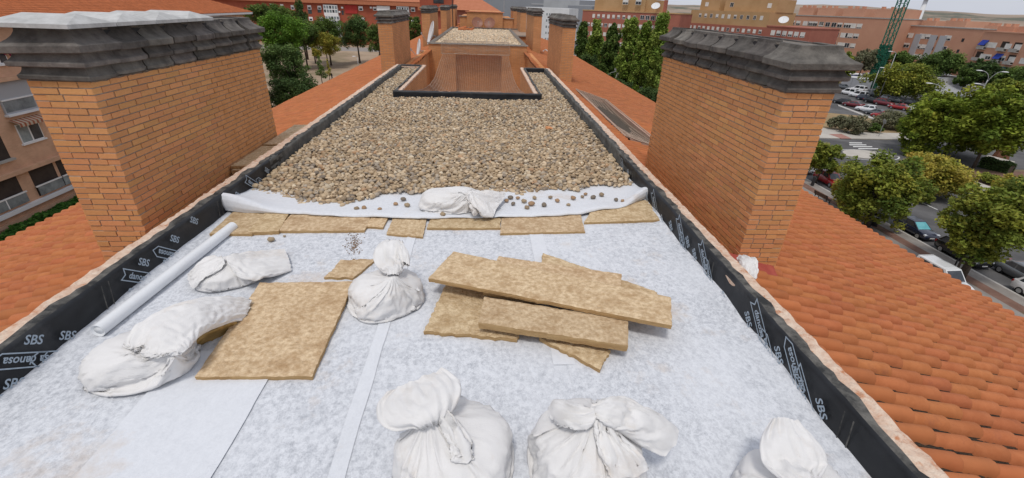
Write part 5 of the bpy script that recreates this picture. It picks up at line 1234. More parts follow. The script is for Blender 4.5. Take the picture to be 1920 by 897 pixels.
for k in range(6):                                   # the bays repeat along the facade
    y = 33.3 + 7.2 * k
    awin(y + 1.0, y + 3.2, -3.4, -1.35, 'window'); awin(y + 5.0, y + 6.4, -3.0, -1.3)
    # glazed white balcony on the second floor
    g = MB(); g.box(FX, y + 4.3, -6.55, FX + .12, y + 7.1, -4.1); o = g.build('glazed_balcony', 'wall_grey_pale', lb); g = MB(); g.box(FX + .12, y + 4.4, -6.4, FX + .14, y + 7.0, -5.6); g.build('pane', 'glass_pale', o)
    g = MB(); g.box(FX + .12, y + 4.3, -5.56, FX + .2, y + 7.1, -5.46); g.build('rail', 'white_paint', o)
    g = MB(); g.box(FX, y + 4.2, -6.7, FX + .35, y + 7.2, -6.55); g.build('ledge', 'wall_white', o)
    opening(y + .2, y + 3.2, -9.6, -7.4, 'dark_inside', .012); g = MB(); g.box(FX, y + .1, -9.75, FX + .3, y + 3.3, -9.6); g.build('ledge', 'concrete', lb)
    awin(y + 4.6, y + 6.6, -8.9, -7.4)
    g = MB(); g.add([(FX + .06, y + 4.3, -7.0), (FX + .06, y + 6.9, -7.0), (FX + .7, y + 6.9, -7.25), (FX + .7, y + 4.3, -7.25), (FX + .7, y + 6.9, -7.5), (FX + .7, y + 4.3, -7.5)], [(0, 1, 2, 3), (3, 2, 4, 5)]); g.build('awning', 'awning_stripe', lb)
    g = MB()
    for i in range(7): yy = y + 4.35 + .37 * i; g.add([(FX + .065, yy, -6.99), (FX + .065, yy + .18, -6.99), (FX + .705, yy + .18, -7.24), (FX + .705, yy, -7.24), (FX + .706, yy + .18, -7.5), (FX + .706, yy, -7.5)], [(0, 1, 2, 3), (3, 2, 4, 5)])
    g.build('awning_stripe', 'brick_red', lb)
    opening(y - .6, y + 2.9, -13.15, -10.95, 'dark_inside', .012); opening(y + 4.0, y + 6.3, -13.15, -10.95, 'dark_inside', .012)
    g = MB(); g.box(FX + .16, y - .7, -13.1, FX + .2, y + 2.9, -12.35); g.box(FX + .16, y + 4.0, -13.1, FX + .2, y + 6.4, -12.35); g.build('balcony_panel', 'glass_pale', lb)
    g = MB(); g.box(FX + .13, y - .8, -12.35, FX + .23, y + 3.0, -12.25); g.box(FX + .13, y + 3.9, -12.35, FX + .23, y + 6.5, -12.25); g.box(FX + .13, y + 1.1, -13.1, FX + .23, y + 1.18, -12.35); g.build('rail', 'white_paint', lb)
# flower pots on the top window, pipes
g = MB(); c = on_x(17, 99, FX + .3)
for i in range(40): v = ICO1[0] * random.uniform(.05, .1) + np.array([c[0] + random.gauss(0, .1), c[1] + random.gauss(0, .3), c[2] + random.gauss(0, .15)]); g.add(v.tolist(), ICO1[1].tolist())
g.build('window_flowers', 'flower', label='dark pink flowers at the top window of the flats', cat='flowers', kind='stuff')
# tiled roof of the flats, hipped at the far end
EV = FX + .7; SL2 = .36; RYA, RYB = 22.0, 81.2; RUN = 8.2
ca, sa_ = math.cos(math.atan(SL2)), math.sin(math.atan(SL2))
prof = [(0, .02), (.06, .01), (.10, .065), (.17, .065), (.215, .02)]; Vt = []
for x, dz in ((0, 0), (.42, .03), (.418, -.02)):
    for y, z in prof: Vt.append((x, y, z + dz))
Ft = [(i * 5 + k, (i + 1) * 5 + k, (i + 1) * 5 + k + 1, i * 5 + k + 1) for i in range(2) for k in range(4)]
ex = np.array([ca, 0, -sa_]); ey = np.array([0, 1.0, 0]); B = np.stack([ex, ey, np.cross(ex, ey)], -1)
P = []
for y in np.arange(RYA, RYB, .205):
    for k in range(0, 24):
        s = k * .365; x = EV - ca * s; z = -.05 + sa_ * s
        if y < RYB - (EV - x) * .98: P.append((x - ca * .39, y, z + sa_ * .39))
P = np.array(P); V, F = repeat_mesh(np.array(Vt), np.array(Ft), np.repeat(B[None], len(P), 0), P)
tv = np.repeat(np.array([(.47, .15, .06)]) * RNG.uniform(.85, 1.15, (len(P), 1)), len(Vt), 0)
o = link('tiling', np_mesh('tiling', V, F, 'tile_tint', tv, smooth=True), lb); o['kind'] = 'stuff'
g = MB(); zr = -.08 + SL2 * RUN
g.add([(EV, RYA, -.09), (EV, RYB, -.09), (EV - RUN, RYB - RUN, zr), (EV - RUN, RYA, zr), (EV - 2 * RUN, RYB, -.09), (EV - 2 * RUN, RYA, -.09)], [(0, 1, 2, 3), (1, 4, 2), (2, 4, 5, 3)]); g.build('roof', 'roof_far', lb)
g = MB(); g.box(EV - .1, RYA, -.3, EV + .06, RYB + .05, -.06); g.box(EV - 2 * RUN, RYB - .1, -.3, EV + .06, RYB + .06, -.062); g.build('gutter', 'wall_white', lb)
g = MB(); g.box(FX, 20, -.36, EV - .1, RYB - .2, -.25); g.build('soffit', 'concrete', lb)

# ---- red brick flats across the park
a, b = pt(380, 0, 258), pt(872, 12, 252); P0, P1 = gp(432, 76), gp(835, 90)
dx, dy = P1[0] - P0[0], P1[1] - P0[1]; L = math.hypot(dx, dy)
rb = empty('apartment_block', (P0[0], P0[1], 0), math.atan2(dy, dx), label='red brick flats with white enclosed balconies across the park', cat='building', kind='thing')
def loc_at(px, py):   # where a seen point meets that facade: (x along, z)
    d = ray(px, py); n_ = (-dy / L, dx / L); t = (P0[0] * n_[0] + P0[1] * n_[1]) / (d[0] * n_[0] + d[1] * n_[1]); X, Y, Z = d[0] * t, d[1] * t, CAMZ + d[2] * t
    return ((X - P0[0]) * dx / L + (Y - P0[1]) * dy / L, Z)
zt = loc_at(700, 2)[1]; g = MB(); g.box(-30, 0, GZ, L + 12, 14, zt); g.build('wall', 'far_brick', rb)
ze = loc_at(700, 8)[1]; g = MB(); g.box(-30, -1.6, ze - .4, L + 12, 0, zt + .1); g.build('cornice', 'roof_far', rb)
g = MB(); g.add([(-30, -1.8, zt + .1), (L + 12, -1.8, zt + .1), (L + 12, 7, zt + 5), (-30, 7, zt + 5)], [(0, 1, 2, 3)]); g.build('roof', 'roof_far', rb)
def rwin(px, py, wpx, hpx, kind):
    x0, z1 = loc_at(px, py); x1, _ = loc_at(px + wpx, py); _, z0 = loc_at(px, py + hpx); w, h = x1 - x0, z1 - z0
    if kind == 'w': g = MB(); g.box(x0, -.15, z0, x1, 0, z1); o = g.build('window', 'white_paint', rb); g = MB(); g.box(x0 + w * .15, -.17, z0 + h * .1, x1 - w * .15, -.152, z0 + h * .55); g.build('pane', 'glass_dark', o)
    elif kind == 'd': g = MB(); g.box(x0, -.05, z0, x1, 0, z1); g.build('window', 'glass_dark', rb)
    elif kind == 'r': g = MB(); g.box(x0, -.4, z0, x1, 0, z1); g.build('red_screen', 'red_panel', rb)
    elif kind == 'b': g = MB(); g.box(x0, -.9, z0, x1, 0, z1); g.build('blind', 'white_paint', rb)
    else:
        g = MB(); g.box(x0, -1.2, z0, x1, 0, z1); o = g.build('enclosed_balcony', 'white_paint', rb); n = 5
        for i in range(n):
            for j in range(2): g = MB(); g.box(x0 + w * (i + .12) / n, -1.22, z0 + h * (.28 + .36 * j), x0 + w * (i + .88) / n, -1.202, z0 + h * (.28 + .36 * j + .28)); g.build('pane', 'glass_pale' if (i + j) % 3 else 'glass_dark', o)
for q in ((607, 9, 26, 20, 'g'), (611, 29, 26, 20, 'g'), (616, 49, 24, 20, 'g'), (646, 9, 23, 16, 'r'), (672, 12, 8, 8, 'w'), (675, 33, 8, 7, 'w'), (699, 13, 7, 7, 'w'), (707, 11, 24, 9, 'b'), (744, 12, 23, 20, 'g'), (770, 14, 8, 8, 'w'), (576, 10, 7, 8, 'w'), (595, 11, 7, 7, 'w'), (577, 18, 7, 8, 'd'), (595, 18, 7, 6, 'd'), (579, 32, 7, 7, 'w'), (598, 32, 7, 7, 'w'), (796, 26, 7, 9, 'w'), (640, 20, 4, 8, 'd'), (802, 45, 7, 8, 'w'), (771, 36, 8, 8, 'w'), (716, 34, 22, 12, 'g'), (640, 68, 8, 18, 'd'), (690, 60, 8, 8, 'w'), (560, 12, 6, 8, 'w'), (545, 10, 6, 8, 'w'), (525, 8, 6, 8, 'w'), (505, 7, 6, 8, 'w')): rwin(*q)
for px, py in ((640, 13), (635, 21), (694, 13)):
    x, z = loc_at(px, py); g = MB(); g.box(x, -.6, z - .7, x + .9, 0, z); g.build('air_conditioner', 'white_paint', rb)
# red houses with roofs behind the second roof block
P = pt(800, 10, 150); g0 = empty('apartment_block', (P[0], P[1], 0), -.1, label='red block with flat brown parapet left of the dark mast', cat='building', kind='thing')
w = 12; zt = pt(800, -20, 150)[2]; g = MB(); g.box(-2, 0, GZ, 14, 14, zt); g.build('wall', 'far_brick', g0); g = MB(); g.box(-2.5, -.8, pt(800, 20, 150)[2], 14, -.0, pt(800, 12, 150)[2]); g.build('balcony_band', 'roof_far', g0)
for i in range(3): link('window', win_mesh(1.6, 1.8, .3, 'glass_dark', 'white_paint'), g0, (.8 + 3.6 * i, -.02, pt(800, 44, 150)[2]))
link('window', win_mesh(3, 2.2, 0, 'glass_dark', 'metal_dark'), g0, (2.0, -.02, pt(800, 6, 150)[2]))
P = pt(862, 24, 120); g0 = empty('house', (P[0], P[1], 0), 0, label='red gabled house behind the stepped block', cat='house', kind='thing')
z0, z1 = pt(862, 19, 120)[2], pt(890, -4, 120)[2]; g = MB(); g.box(-1, 0, GZ, 9, 10, z0); g.build('wall', 'far_red', g0)
g = MB(); g.add([(-1.5, -1, z0), (9.6, -1, z0), (-1.5, 11, z0), (9.6, 11, z0), (-1.5, 5, z1), (4.5, 5, z1)], [(0, 1, 5, 4), (1, 3, 5), (3, 2, 4, 5), (0, 4, 2), (0, 2, 3, 1)]); g.build('roof', 'roof_far', g0)
P = pt(430, 5, 300); g0 = empty('house', (P[0], P[1], 0), .2, label='brown roofed house behind the corner of the tiled flats', cat='house', kind='thing')
z0 = P[2]; g = MB(); g.box(0, 0, GZ, 26, 10, z0 - 1.5); g.build('wall', 'far_brick', g0); g = MB(); g.add([(-1, -1, z0 - 1.6), (27, -1, z0 - 1.6), (27, 5, z0 + 2), (-1, 5, z0 + 2), (27, 11, z0 - 1.6), (-1, 11, z0 - 1.6)], [(0, 1, 2, 3), (3, 2, 4, 5), (0, 3, 5), (1, 4, 2), (0, 5, 4, 1)]); g.build('roof', 'roof_far', g0)
# ================================================================ vegetation
def leaf_cloud(clumps, n_per, size, cols, rng, squash=1.0, droop=0.0):
    """clumps: (x,y,z,r). leaf faces scattered through each clump, thicker towards its skin"""
    C = np.array(clumps); k = np.maximum(3, (n_per * (C[:, 3] / C[:, 3].mean()) ** 2 * np.clip((C[:, 3].mean() / size / 2.2), .5, 1.6)).astype(int)); idx = np.repeat(np.arange(len(C)), k); n = len(idx)
    d = rng.normal(0, 1, (n, 3)); d /= np.linalg.norm(d, axis=1)[:, None]; rad = C[idx, 3] * rng.uniform(.25, 1.08, n) ** .6
    P = C[idx, :3] + d * rad[:, None] * np.array([1, 1, squash])
    M3 = rand_rot(n, rng, .8) * (size * rng.uniform(.6, 1.35, n))[:, None, None]
    T0 = np.array([(-.5, 0, 0), (0, -.32, .06), (.5, 0, -.04 - droop), (0, .32, .06)]); V, F = repeat_mesh(T0, np.array([(0, 1, 2, 3)]), M3, P)
    base = np.array(cols); w = rng.dirichlet(np.ones(len(base)) * .8, len(C)); ct = (w @ base)[idx] * rng.uniform(.8, 1.2, (n, 1)) * (.94 + .12 * rng.uniform(0, 1, (n, 3)))
    return V, F, np.repeat(ct, 4, 0)
GREEN = dict(
    street=[(0.181, 0.237, 0.037), (0.279, 0.310, 0.045), (0.118, 0.176, 0.032), (0.428, 0.392, 0.062), (0.095, 0.144, 0.030)],
    yellow=[(0.356, 0.344, 0.057), (0.436, 0.364, 0.067), (0.198, 0.249, 0.038), (0.515, 0.383, 0.076)],
    plane=[(0.177, 0.256, 0.030), (0.265, 0.325, 0.038), (0.106, 0.171, 0.024), (0.318, 0.325, 0.043)],
    dark=[(0.071, 0.121, 0.037), (0.107, 0.161, 0.046), (0.052, 0.093, 0.033)],
    mid=[(0.115, 0.189, 0.044), (0.173, 0.244, 0.056), (0.081, 0.133, 0.035)],
    pine=[(0.107, 0.173, 0.051), (0.071, 0.127, 0.041), (0.155, 0.231, 0.065)],
    bright=[(0.172, 0.315, 0.035), (0.132, 0.245, 0.030), (0.091, 0.177, 0.028)],
    poplar=[(0.207, 0.306, 0.052), (0.277, 0.387, 0.068), (0.138, 0.227, 0.043), (0.360, 0.412, 0.094)],
    olive=[(0.223, 0.224, 0.134), (0.298, 0.287, 0.179), (0.168, 0.179, 0.099)],
    hedge=[(0.044, 0.128, 0.021), (0.071, 0.171, 0.027)])
def tree(label, x, y, zt, zb, rx, cols, kind='round', seed=0, leaf=.34, dens=1.0, cat='tree', group='street and park trees', name='tree', ry=None, z0=GZ, trunk_r=None):
    rng = np.random.default_rng(seed + 100); rnd = random.Random(seed); root = empty(name, (x, y, z0), rnd.uniform(0, 6), label=label, cat=cat, group=group, kind='thing')
    H = zt - z0; hb = zb - z0; ch = H - hb; ry = ry or rx
    cl = []
    if kind == 'round' or kind == 'bush':
        m = int(48 * dens ** .8) + 16
        for i in range(m):
            d_ = rng.normal(0, 1, 3); d_[2] = d_[2] + .25; d_ /= np.linalg.norm(d_)
            lump = 1 + .42 * noise.noise(Vector((d_[0] * 1.6, d_[1] * 1.6, d_[2] * 1.6 + seed * 3.7))) + .2 * noise.noise(Vector((d_[0] * 3.6, d_[1] * 3.6, d_[2] * 3.6 + seed * 5.1)))
            q = rng.uniform(.42, .86) * lump; cr = rx * rng.uniform(.13, .27)
            zf = .47 + .53 * d_[2] * q
            cl.append((rx * q * d_[0], ry * q * d_[1], hb + ch * max(.04, zf), cr))
    elif kind == 'column':
        m = int(46 * dens) + 8
        for i in range(m):
            f = rng.uniform(0, 1); w = rx * (.35 + .65 * math.sin(3.14 * min(.97, f * .85 + .12))); t = rng.uniform(0, 6.283); r0 = rng.uniform(.2, .8) * w
            cl.append((r0 * math.cos(t), r0 * math.sin(t), hb + ch * f, rx * rng.uniform(.16, .34)))
    elif kind == 'pine':
        m = int(34 * dens) + 6
        for i in range(m):
            f = rng.uniform(0, 1); w = rx * (1 - f * .75); t = rng.uniform(0, 6.283); r0 = w * rng.uniform(.2, .85)
            cl.append((r0 * math.cos(t), r0 * math.sin(t), hb + ch * (.06 + .9 * f), rx * rng.uniform(.2, .33)))
    elif kind == 'sapling':
        for i in range(9):
            f = i / 8; t = rng.uniform(0, 6.283); cl.append((rx * .5 * (1 - f) * math.cos(t), rx * .5 * (1 - f) * math.sin(t), hb + ch * f, rx * (.55 - .35 * f)))
    V, F, T = leaf_cloud(cl, 120 if kind in ('round', 'bush') else 95 * dens + 30, leaf, GREEN[cols], rng, .85 if kind != 'column' else 1.5)
    V = V[:, :]; V[:, 2] = np.maximum(V[:, 2], .05)
    if kind == 'bush' or z0 > GZ + 5: pass
    link('crown', np_mesh('crown', V, F, 'leaf', T), root)
    if kind != 'bush':
        g = MB(); tr = trunk_r or max(.08, H * .016); top = hb + ch * (.75 if kind in ('pine', 'column', 'sapling') else .45)
        pts = [(0, 0, -.1), (rnd.uniform(-.1, .1), rnd.uniform(-.1, .1), top * .35), (rnd.uniform(-.25, .25), rnd.uniform(-.25, .25), top * .7), (rnd.uniform(-.3, .3), rnd.uniform(-.3, .3), top)]
        g.tube(pts, [tr * 1.25, tr, tr * .75, tr * .35], 8)
        g.build('trunk', 'bark', root, smooth=True); g = MB(); fork = Vector(pts[2])
        for c in cl[::5]:
            e = Vector(c[:3]); md = (fork + e) * .5 + Vector((0, 0, -.15 * (e - fork).length)); g.tube([fork, md, e], [tr * .5, tr * .32, tr * .1], 5, cap=False)
        g.build('limbs', 'bark', root, smooth=True)
    return root
def cdepth(x, y, z): return float((np.array([x, y, z - CAMZ]) @ AX)[2])
def tree_px(label, px, ptop, pbot, wpx, dist, cols, kind='round', seed=0, **kw):
    t = at_dist(px, ptop, dist); b = at_dist(px, pbot, dist); r = wpx / 2 * cdepth(*t) / FPX
    return tree(label, t[0], t[1], t[2], max(GZ + .3, b[2]), r, cols, kind, seed, **kw)
# street side, near
tree_px('spreading street tree over the dark blue parked car', 1684, 286, 432, 175, 58.5, 'street', seed=1, leaf=.36, dens=2.2, trunk_r=.28)
tree_px('yellow-green street tree left of the spreading one', 1622, 322, 425, 92, 63, 'yellow', seed=2, leaf=.33, dens=1.6)
tree_px('pale green tree with yellow tips across the road', 1765, 290, 392, 140, 76, 'yellow', seed=3, leaf=.36, dens=1.7)
tree_px('small street tree beside the wooden bench', 1556, 268, 325, 82, 71, 'street', seed=4, leaf=.34, dens=1.5)
tree_px('large street tree cut by the picture edge over the white car', 1900, 345, 500, 165, 52, 'street', seed=5, leaf=.34, dens=2.4, trunk_r=.26)
tree_px('yellowish tree above the white car at the picture edge', 1915, 330, 400, 80, 66, 'yellow', seed=55, leaf=.34, dens=1.3)
tree_px('bushy low tree at the end of the row of parked cars', 1850, 405, 500, 85, 51, 'street', seed=56, leaf=.3, dens=1.3)
# plane trees by the car park
for i, (px, t, b, w, d) in enumerate(((1772, 176, 300, 120, 100), (1832, 160, 305, 150, 104), (1902, 165, 305, 140, 98))):
    tree_px(('large plane tree nearest the car park exit', 'tallest plane tree in the middle of the trio', 'plane tree of the trio at the picture edge')[i], px, t, b, w, d, 'plane', seed=10 + i, leaf=.55, dens=3.0)
tree_px('round tree standing in the car park', 1708, 121, 190, 118, 168, 'street', seed=20, leaf=.62, dens=2.4)
tree_px('round dark tree before the block with pale stair strips', 1778, 98, 142, 86, 200, 'mid', seed=21, leaf=.6, dens=1.6)
for i, (px, t, b, w, d, c) in enumerate(((1592, 92, 160, 44, 150, 'street'), (1628, 92, 132, 50, 190, 'olive'), (1700, 95, 130, 44, 205, 'mid'), (1868, 118, 165, 60, 185, 'dark'), (1908, 122, 175, 60, 175, 'mid'), (1845, 110, 150, 45, 195, 'dark'), (1895, 150, 185, 70, 150, 'street'), (1660, 92, 125, 34, 210, 'mid'), (1940, 128, 190, 70, 165, 'mid'), (1822, 128, 165, 40, 180, 'mid'))):
    lab = ('green tree just past the right chimney cap', 'olive tree in front of the orange block left of the crane', 'tree between the crane and the stair-strip block', 'dark tree before the awning block, left of two', 'tree before the awning block, right of two', 'dark tree by the edge of the awning block', 'yellowing tree behind the plane trees', 'small tree at the foot of the crane', 'tree at the very edge behind the plane trees', 'tree behind the low pale hall')[i]
    tree_px(lab, px, t, b, w, d, c, seed=30 + i, leaf=.6, dens=1.2)
# poplars
for i, (px, t, b, w, d, lab) in enumerate(((1096, 44, 110, 30, 170, 'dark poplar nearest the mid chimney'), (1122, 42, 135, 34, 150, 'slim poplar behind the street lamp'), (1152, 50, 160, 40, 138, 'dark poplar in the middle of the row'), (1184, 40, 180, 44, 128, 'broad poplar fourth from the mid chimney'), (1212, 48, 182, 38, 124, 'bright poplar before the right chimney'), (1242, 32, 190, 50, 122, 'tallest poplar touching the right chimney'))):
    tree_px(lab, px, t, b + 6, w * 1.05, d, 'mid' if i in (0, 2) else 'poplar', 'column', seed=50 + i, leaf=.62, dens=2.4, group='poplar row along the street')
for i, (px, t, b, w, d) in enumerate(((1105, 100, 140, 50, 140), (1160, 150, 190, 60, 118), (1215, 165, 205, 60, 112))): tree_px(('dark shrub below the first poplars', 'dark shrub below the middle poplars', 'dark shrub below the tallest poplar')[i], px, t, b, w, d, 'dark', 'bush', seed=60 + i, leaf=.4, dens=1.2, cat='shrub', name='shrub')
tree_px('small dark tree on the roof terrace of the tan block', 1350, 50, 60, 8, 198, 'dark', seed=66, leaf=.5, dens=.4, z0=-2)
# shrubs
for i, (px, t, b, w, lab) in enumerate(((1578, 215, 245, 36, 'olive shrub on the verge by the right chimney'), (1608, 217, 253, 48, 'large olive shrub on the verge above the crossing'), (1678, 208, 243, 70, 'wide brownish shrub before the parked cars'), (1640, 232, 250, 30, 'small green shrub between the two olive ones'), (1712, 225, 245, 36, 'grey shrub beside the plane trees'))):
    x, y = gp(px, b); dd = math.hypot(x, y); tree_px(lab, px, t, b, w, dd, 'olive' if i != 3 else 'mid', 'bush', seed=70 + i, leaf=.3, dens=1.6, cat='shrub', name='shrub')
for i, (px, t, b, w, lab) in enumerate(((1735, 362, 392, 40, 'low bush hiding a dark car across the road'), (1862, 330, 352, 46, 'low green bush on the bank behind the red car'), (1895, 345, 372, 40, 'yellowish bush on the bank at the picture edge'))):
    x, y = gp(px, b); tree_px(lab, px, t, b, w, math.hypot(x, y) + 2, 'street', 'bush', seed=80 + i, leaf=.28, dens=1.0, cat='shrub', name='shrub')
def hedge(label, p0, p1, w, h, z0, cols='hedge', seed=1, leaf=.12, n=9000):
    rng = np.random.default_rng(seed); L = math.hypot(p1[0] - p0[0], p1[1] - p0[1]); root = empty('hedge', (p0[0], p0[1], z0), math.atan2(p1[1] - p0[1], p1[0] - p0[0]), label=label, cat='hedge', kind='thing')
    P = np.stack([rng.uniform(0, L, n), rng.uniform(-w / 2, w / 2, n), rng.uniform(0, h, n)], -1); k = rng.integers(0, 3, n); P[k == 0, 2] = h + .12 * np.sin(P[k == 0, 0] * 3) + rng.normal(0, .05, (k == 0).sum()); P[k == 1, 1] = -w / 2; P[k == 2, 1] = w / 2
    M3 = rand_rot(n, rng, .8) * (leaf * rng.uniform(.7, 1.5, n))[:, None, None]; V, F = repeat_mesh(np.array([(-.5, 0, 0), (0, -.35, .06), (.5, 0, -.05), (0, .35, .06)]), np.array([(0, 1, 2, 3)]), M3, P)
    T = np.array(GREEN[cols])[rng.integers(0, len(GREEN[cols]), n)] * rng.uniform(.7, 1.3, (n, 1)); link('foliage', np_mesh('foliage', V, F, 'leaf', np.repeat(T, 4, 0)), root)
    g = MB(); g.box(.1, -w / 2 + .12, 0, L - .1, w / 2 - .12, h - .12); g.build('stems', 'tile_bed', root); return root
c0, c1 = on_x(-30, 455, -35.6), on_x(160, 372, -35.6)
hedge('clipped green hedge along the foot of the left flats', (-35.6, c0[1] - 4), (-35.6, c1[1] + 6), 1.1, (c0[2] + c1[2]) / 2 - GZ, GZ, seed=3, leaf=.26, n=16000)
hedge('dark clipped hedge across the road under the plane trees', gp(1838, 312), gp(1893, 326), 1.6, 1.4, GZ, 'dark', 4, .2, 5000)
x, y = gp(1878, 300); g = MB(); g.add([(-1.3, 0, 0), (1.3, 0, 0), (.9, .5, 3.0), (-.3, .5, 3.4), (-1.3, .8, 0), (1.3, .8, 0)], [(0, 1, 2, 3), (4, 3, 2, 5), (0, 3, 4), (1, 5, 2)]); g.build('rust_monument', 'rust', None, loc=(x, y, GZ), label='rust-brown upright slab between the plane trees', cat='monument')
slab('garden_wall', [gp(1845, 300), gp(1898, 313), gp(1900, 309), gp(1848, 296)], GZ - .02, GZ + .5, 'paving_light')
# park side
LT = [('bright green bushy pine beside the left chimney', 522, 25, 100, 105, 105, 'bright', 'round', 2.4), ('dark tree below the bright pine', 528, 72, 165, 95, 98, 'pine', 'round', 2.2), ('dark shrubs at the foot of the left chimney', 548, 142, 212, 110, 92, 'dark', 'bush', 2.2), ('low dark shrubs along the tile edge by the sand', 592, 158, 196, 60, 96, 'dark', 'bush', 1.4),
      ('dark tree behind the corner of the tiled flats', 482, 6, 45, 60, 150, 'mid', 'round', 1.5), ('dark tree above the bright pine', 520, 9, 50, 60, 160, 'mid', 'round', 1.5), ('dark green tree left of the white glazed balconies', 562, 36, 90, 70, 165, 'mid', 'round', 1.8), ('dark green tree before the white glazed balconies', 608, 30, 84, 74, 172, 'mid', 'round', 1.8), ('broad dark tree behind the young yellow one', 580, 42, 88, 60, 178, 'pine', 'round', 1.4),
      ('tall pine in the park left of the second chimney', 664, 21, 100, 66, 178, 'pine', 'round', 2.4), ('dense tree half hidden by the second chimney', 706, 36, 108, 48, 172, 'mid', 'round', 1.8), ('yellow-green young tree in the sandy park', 606, 62, 100, 62, 165, 'yellow', 'round', 1.5), ('tree right of the second chimney before the flats', 778, 28, 78, 40, 175, 'mid', 'round', 1.6), ('yellow shrub under the young tree', 591, 90, 108, 20, 160, 'yellow', 'round', .6),
      ('ivy-clad dark tree against the red flats', 560, 4, 48, 26, 190, 'pine', 'column', 1.2)]
for i, (lab, px, t, b, w, d, c, k, de) in enumerate(LT): tree_px(lab, px, t, b, w, d, c, k, seed=120 + i, leaf=.42 if d > 120 else .34, dens=de, group='park trees', cat='shrub' if k == 'bush' else 'tree', name='shrub' if k == 'bush' else 'tree')
tree_px('slim sapling standing nearest in the sandy park', 597, 106, 142, 24, 128, 'mid', 'sapling', seed=150, leaf=.34, dens=1.2, trunk_r=.09); tree_px('thin pale sapling behind the slim one', 613, 112, 140, 14, 140, 'yellow', 'sapling', seed=151, leaf=.3, dens=.9, trunk_r=.07)

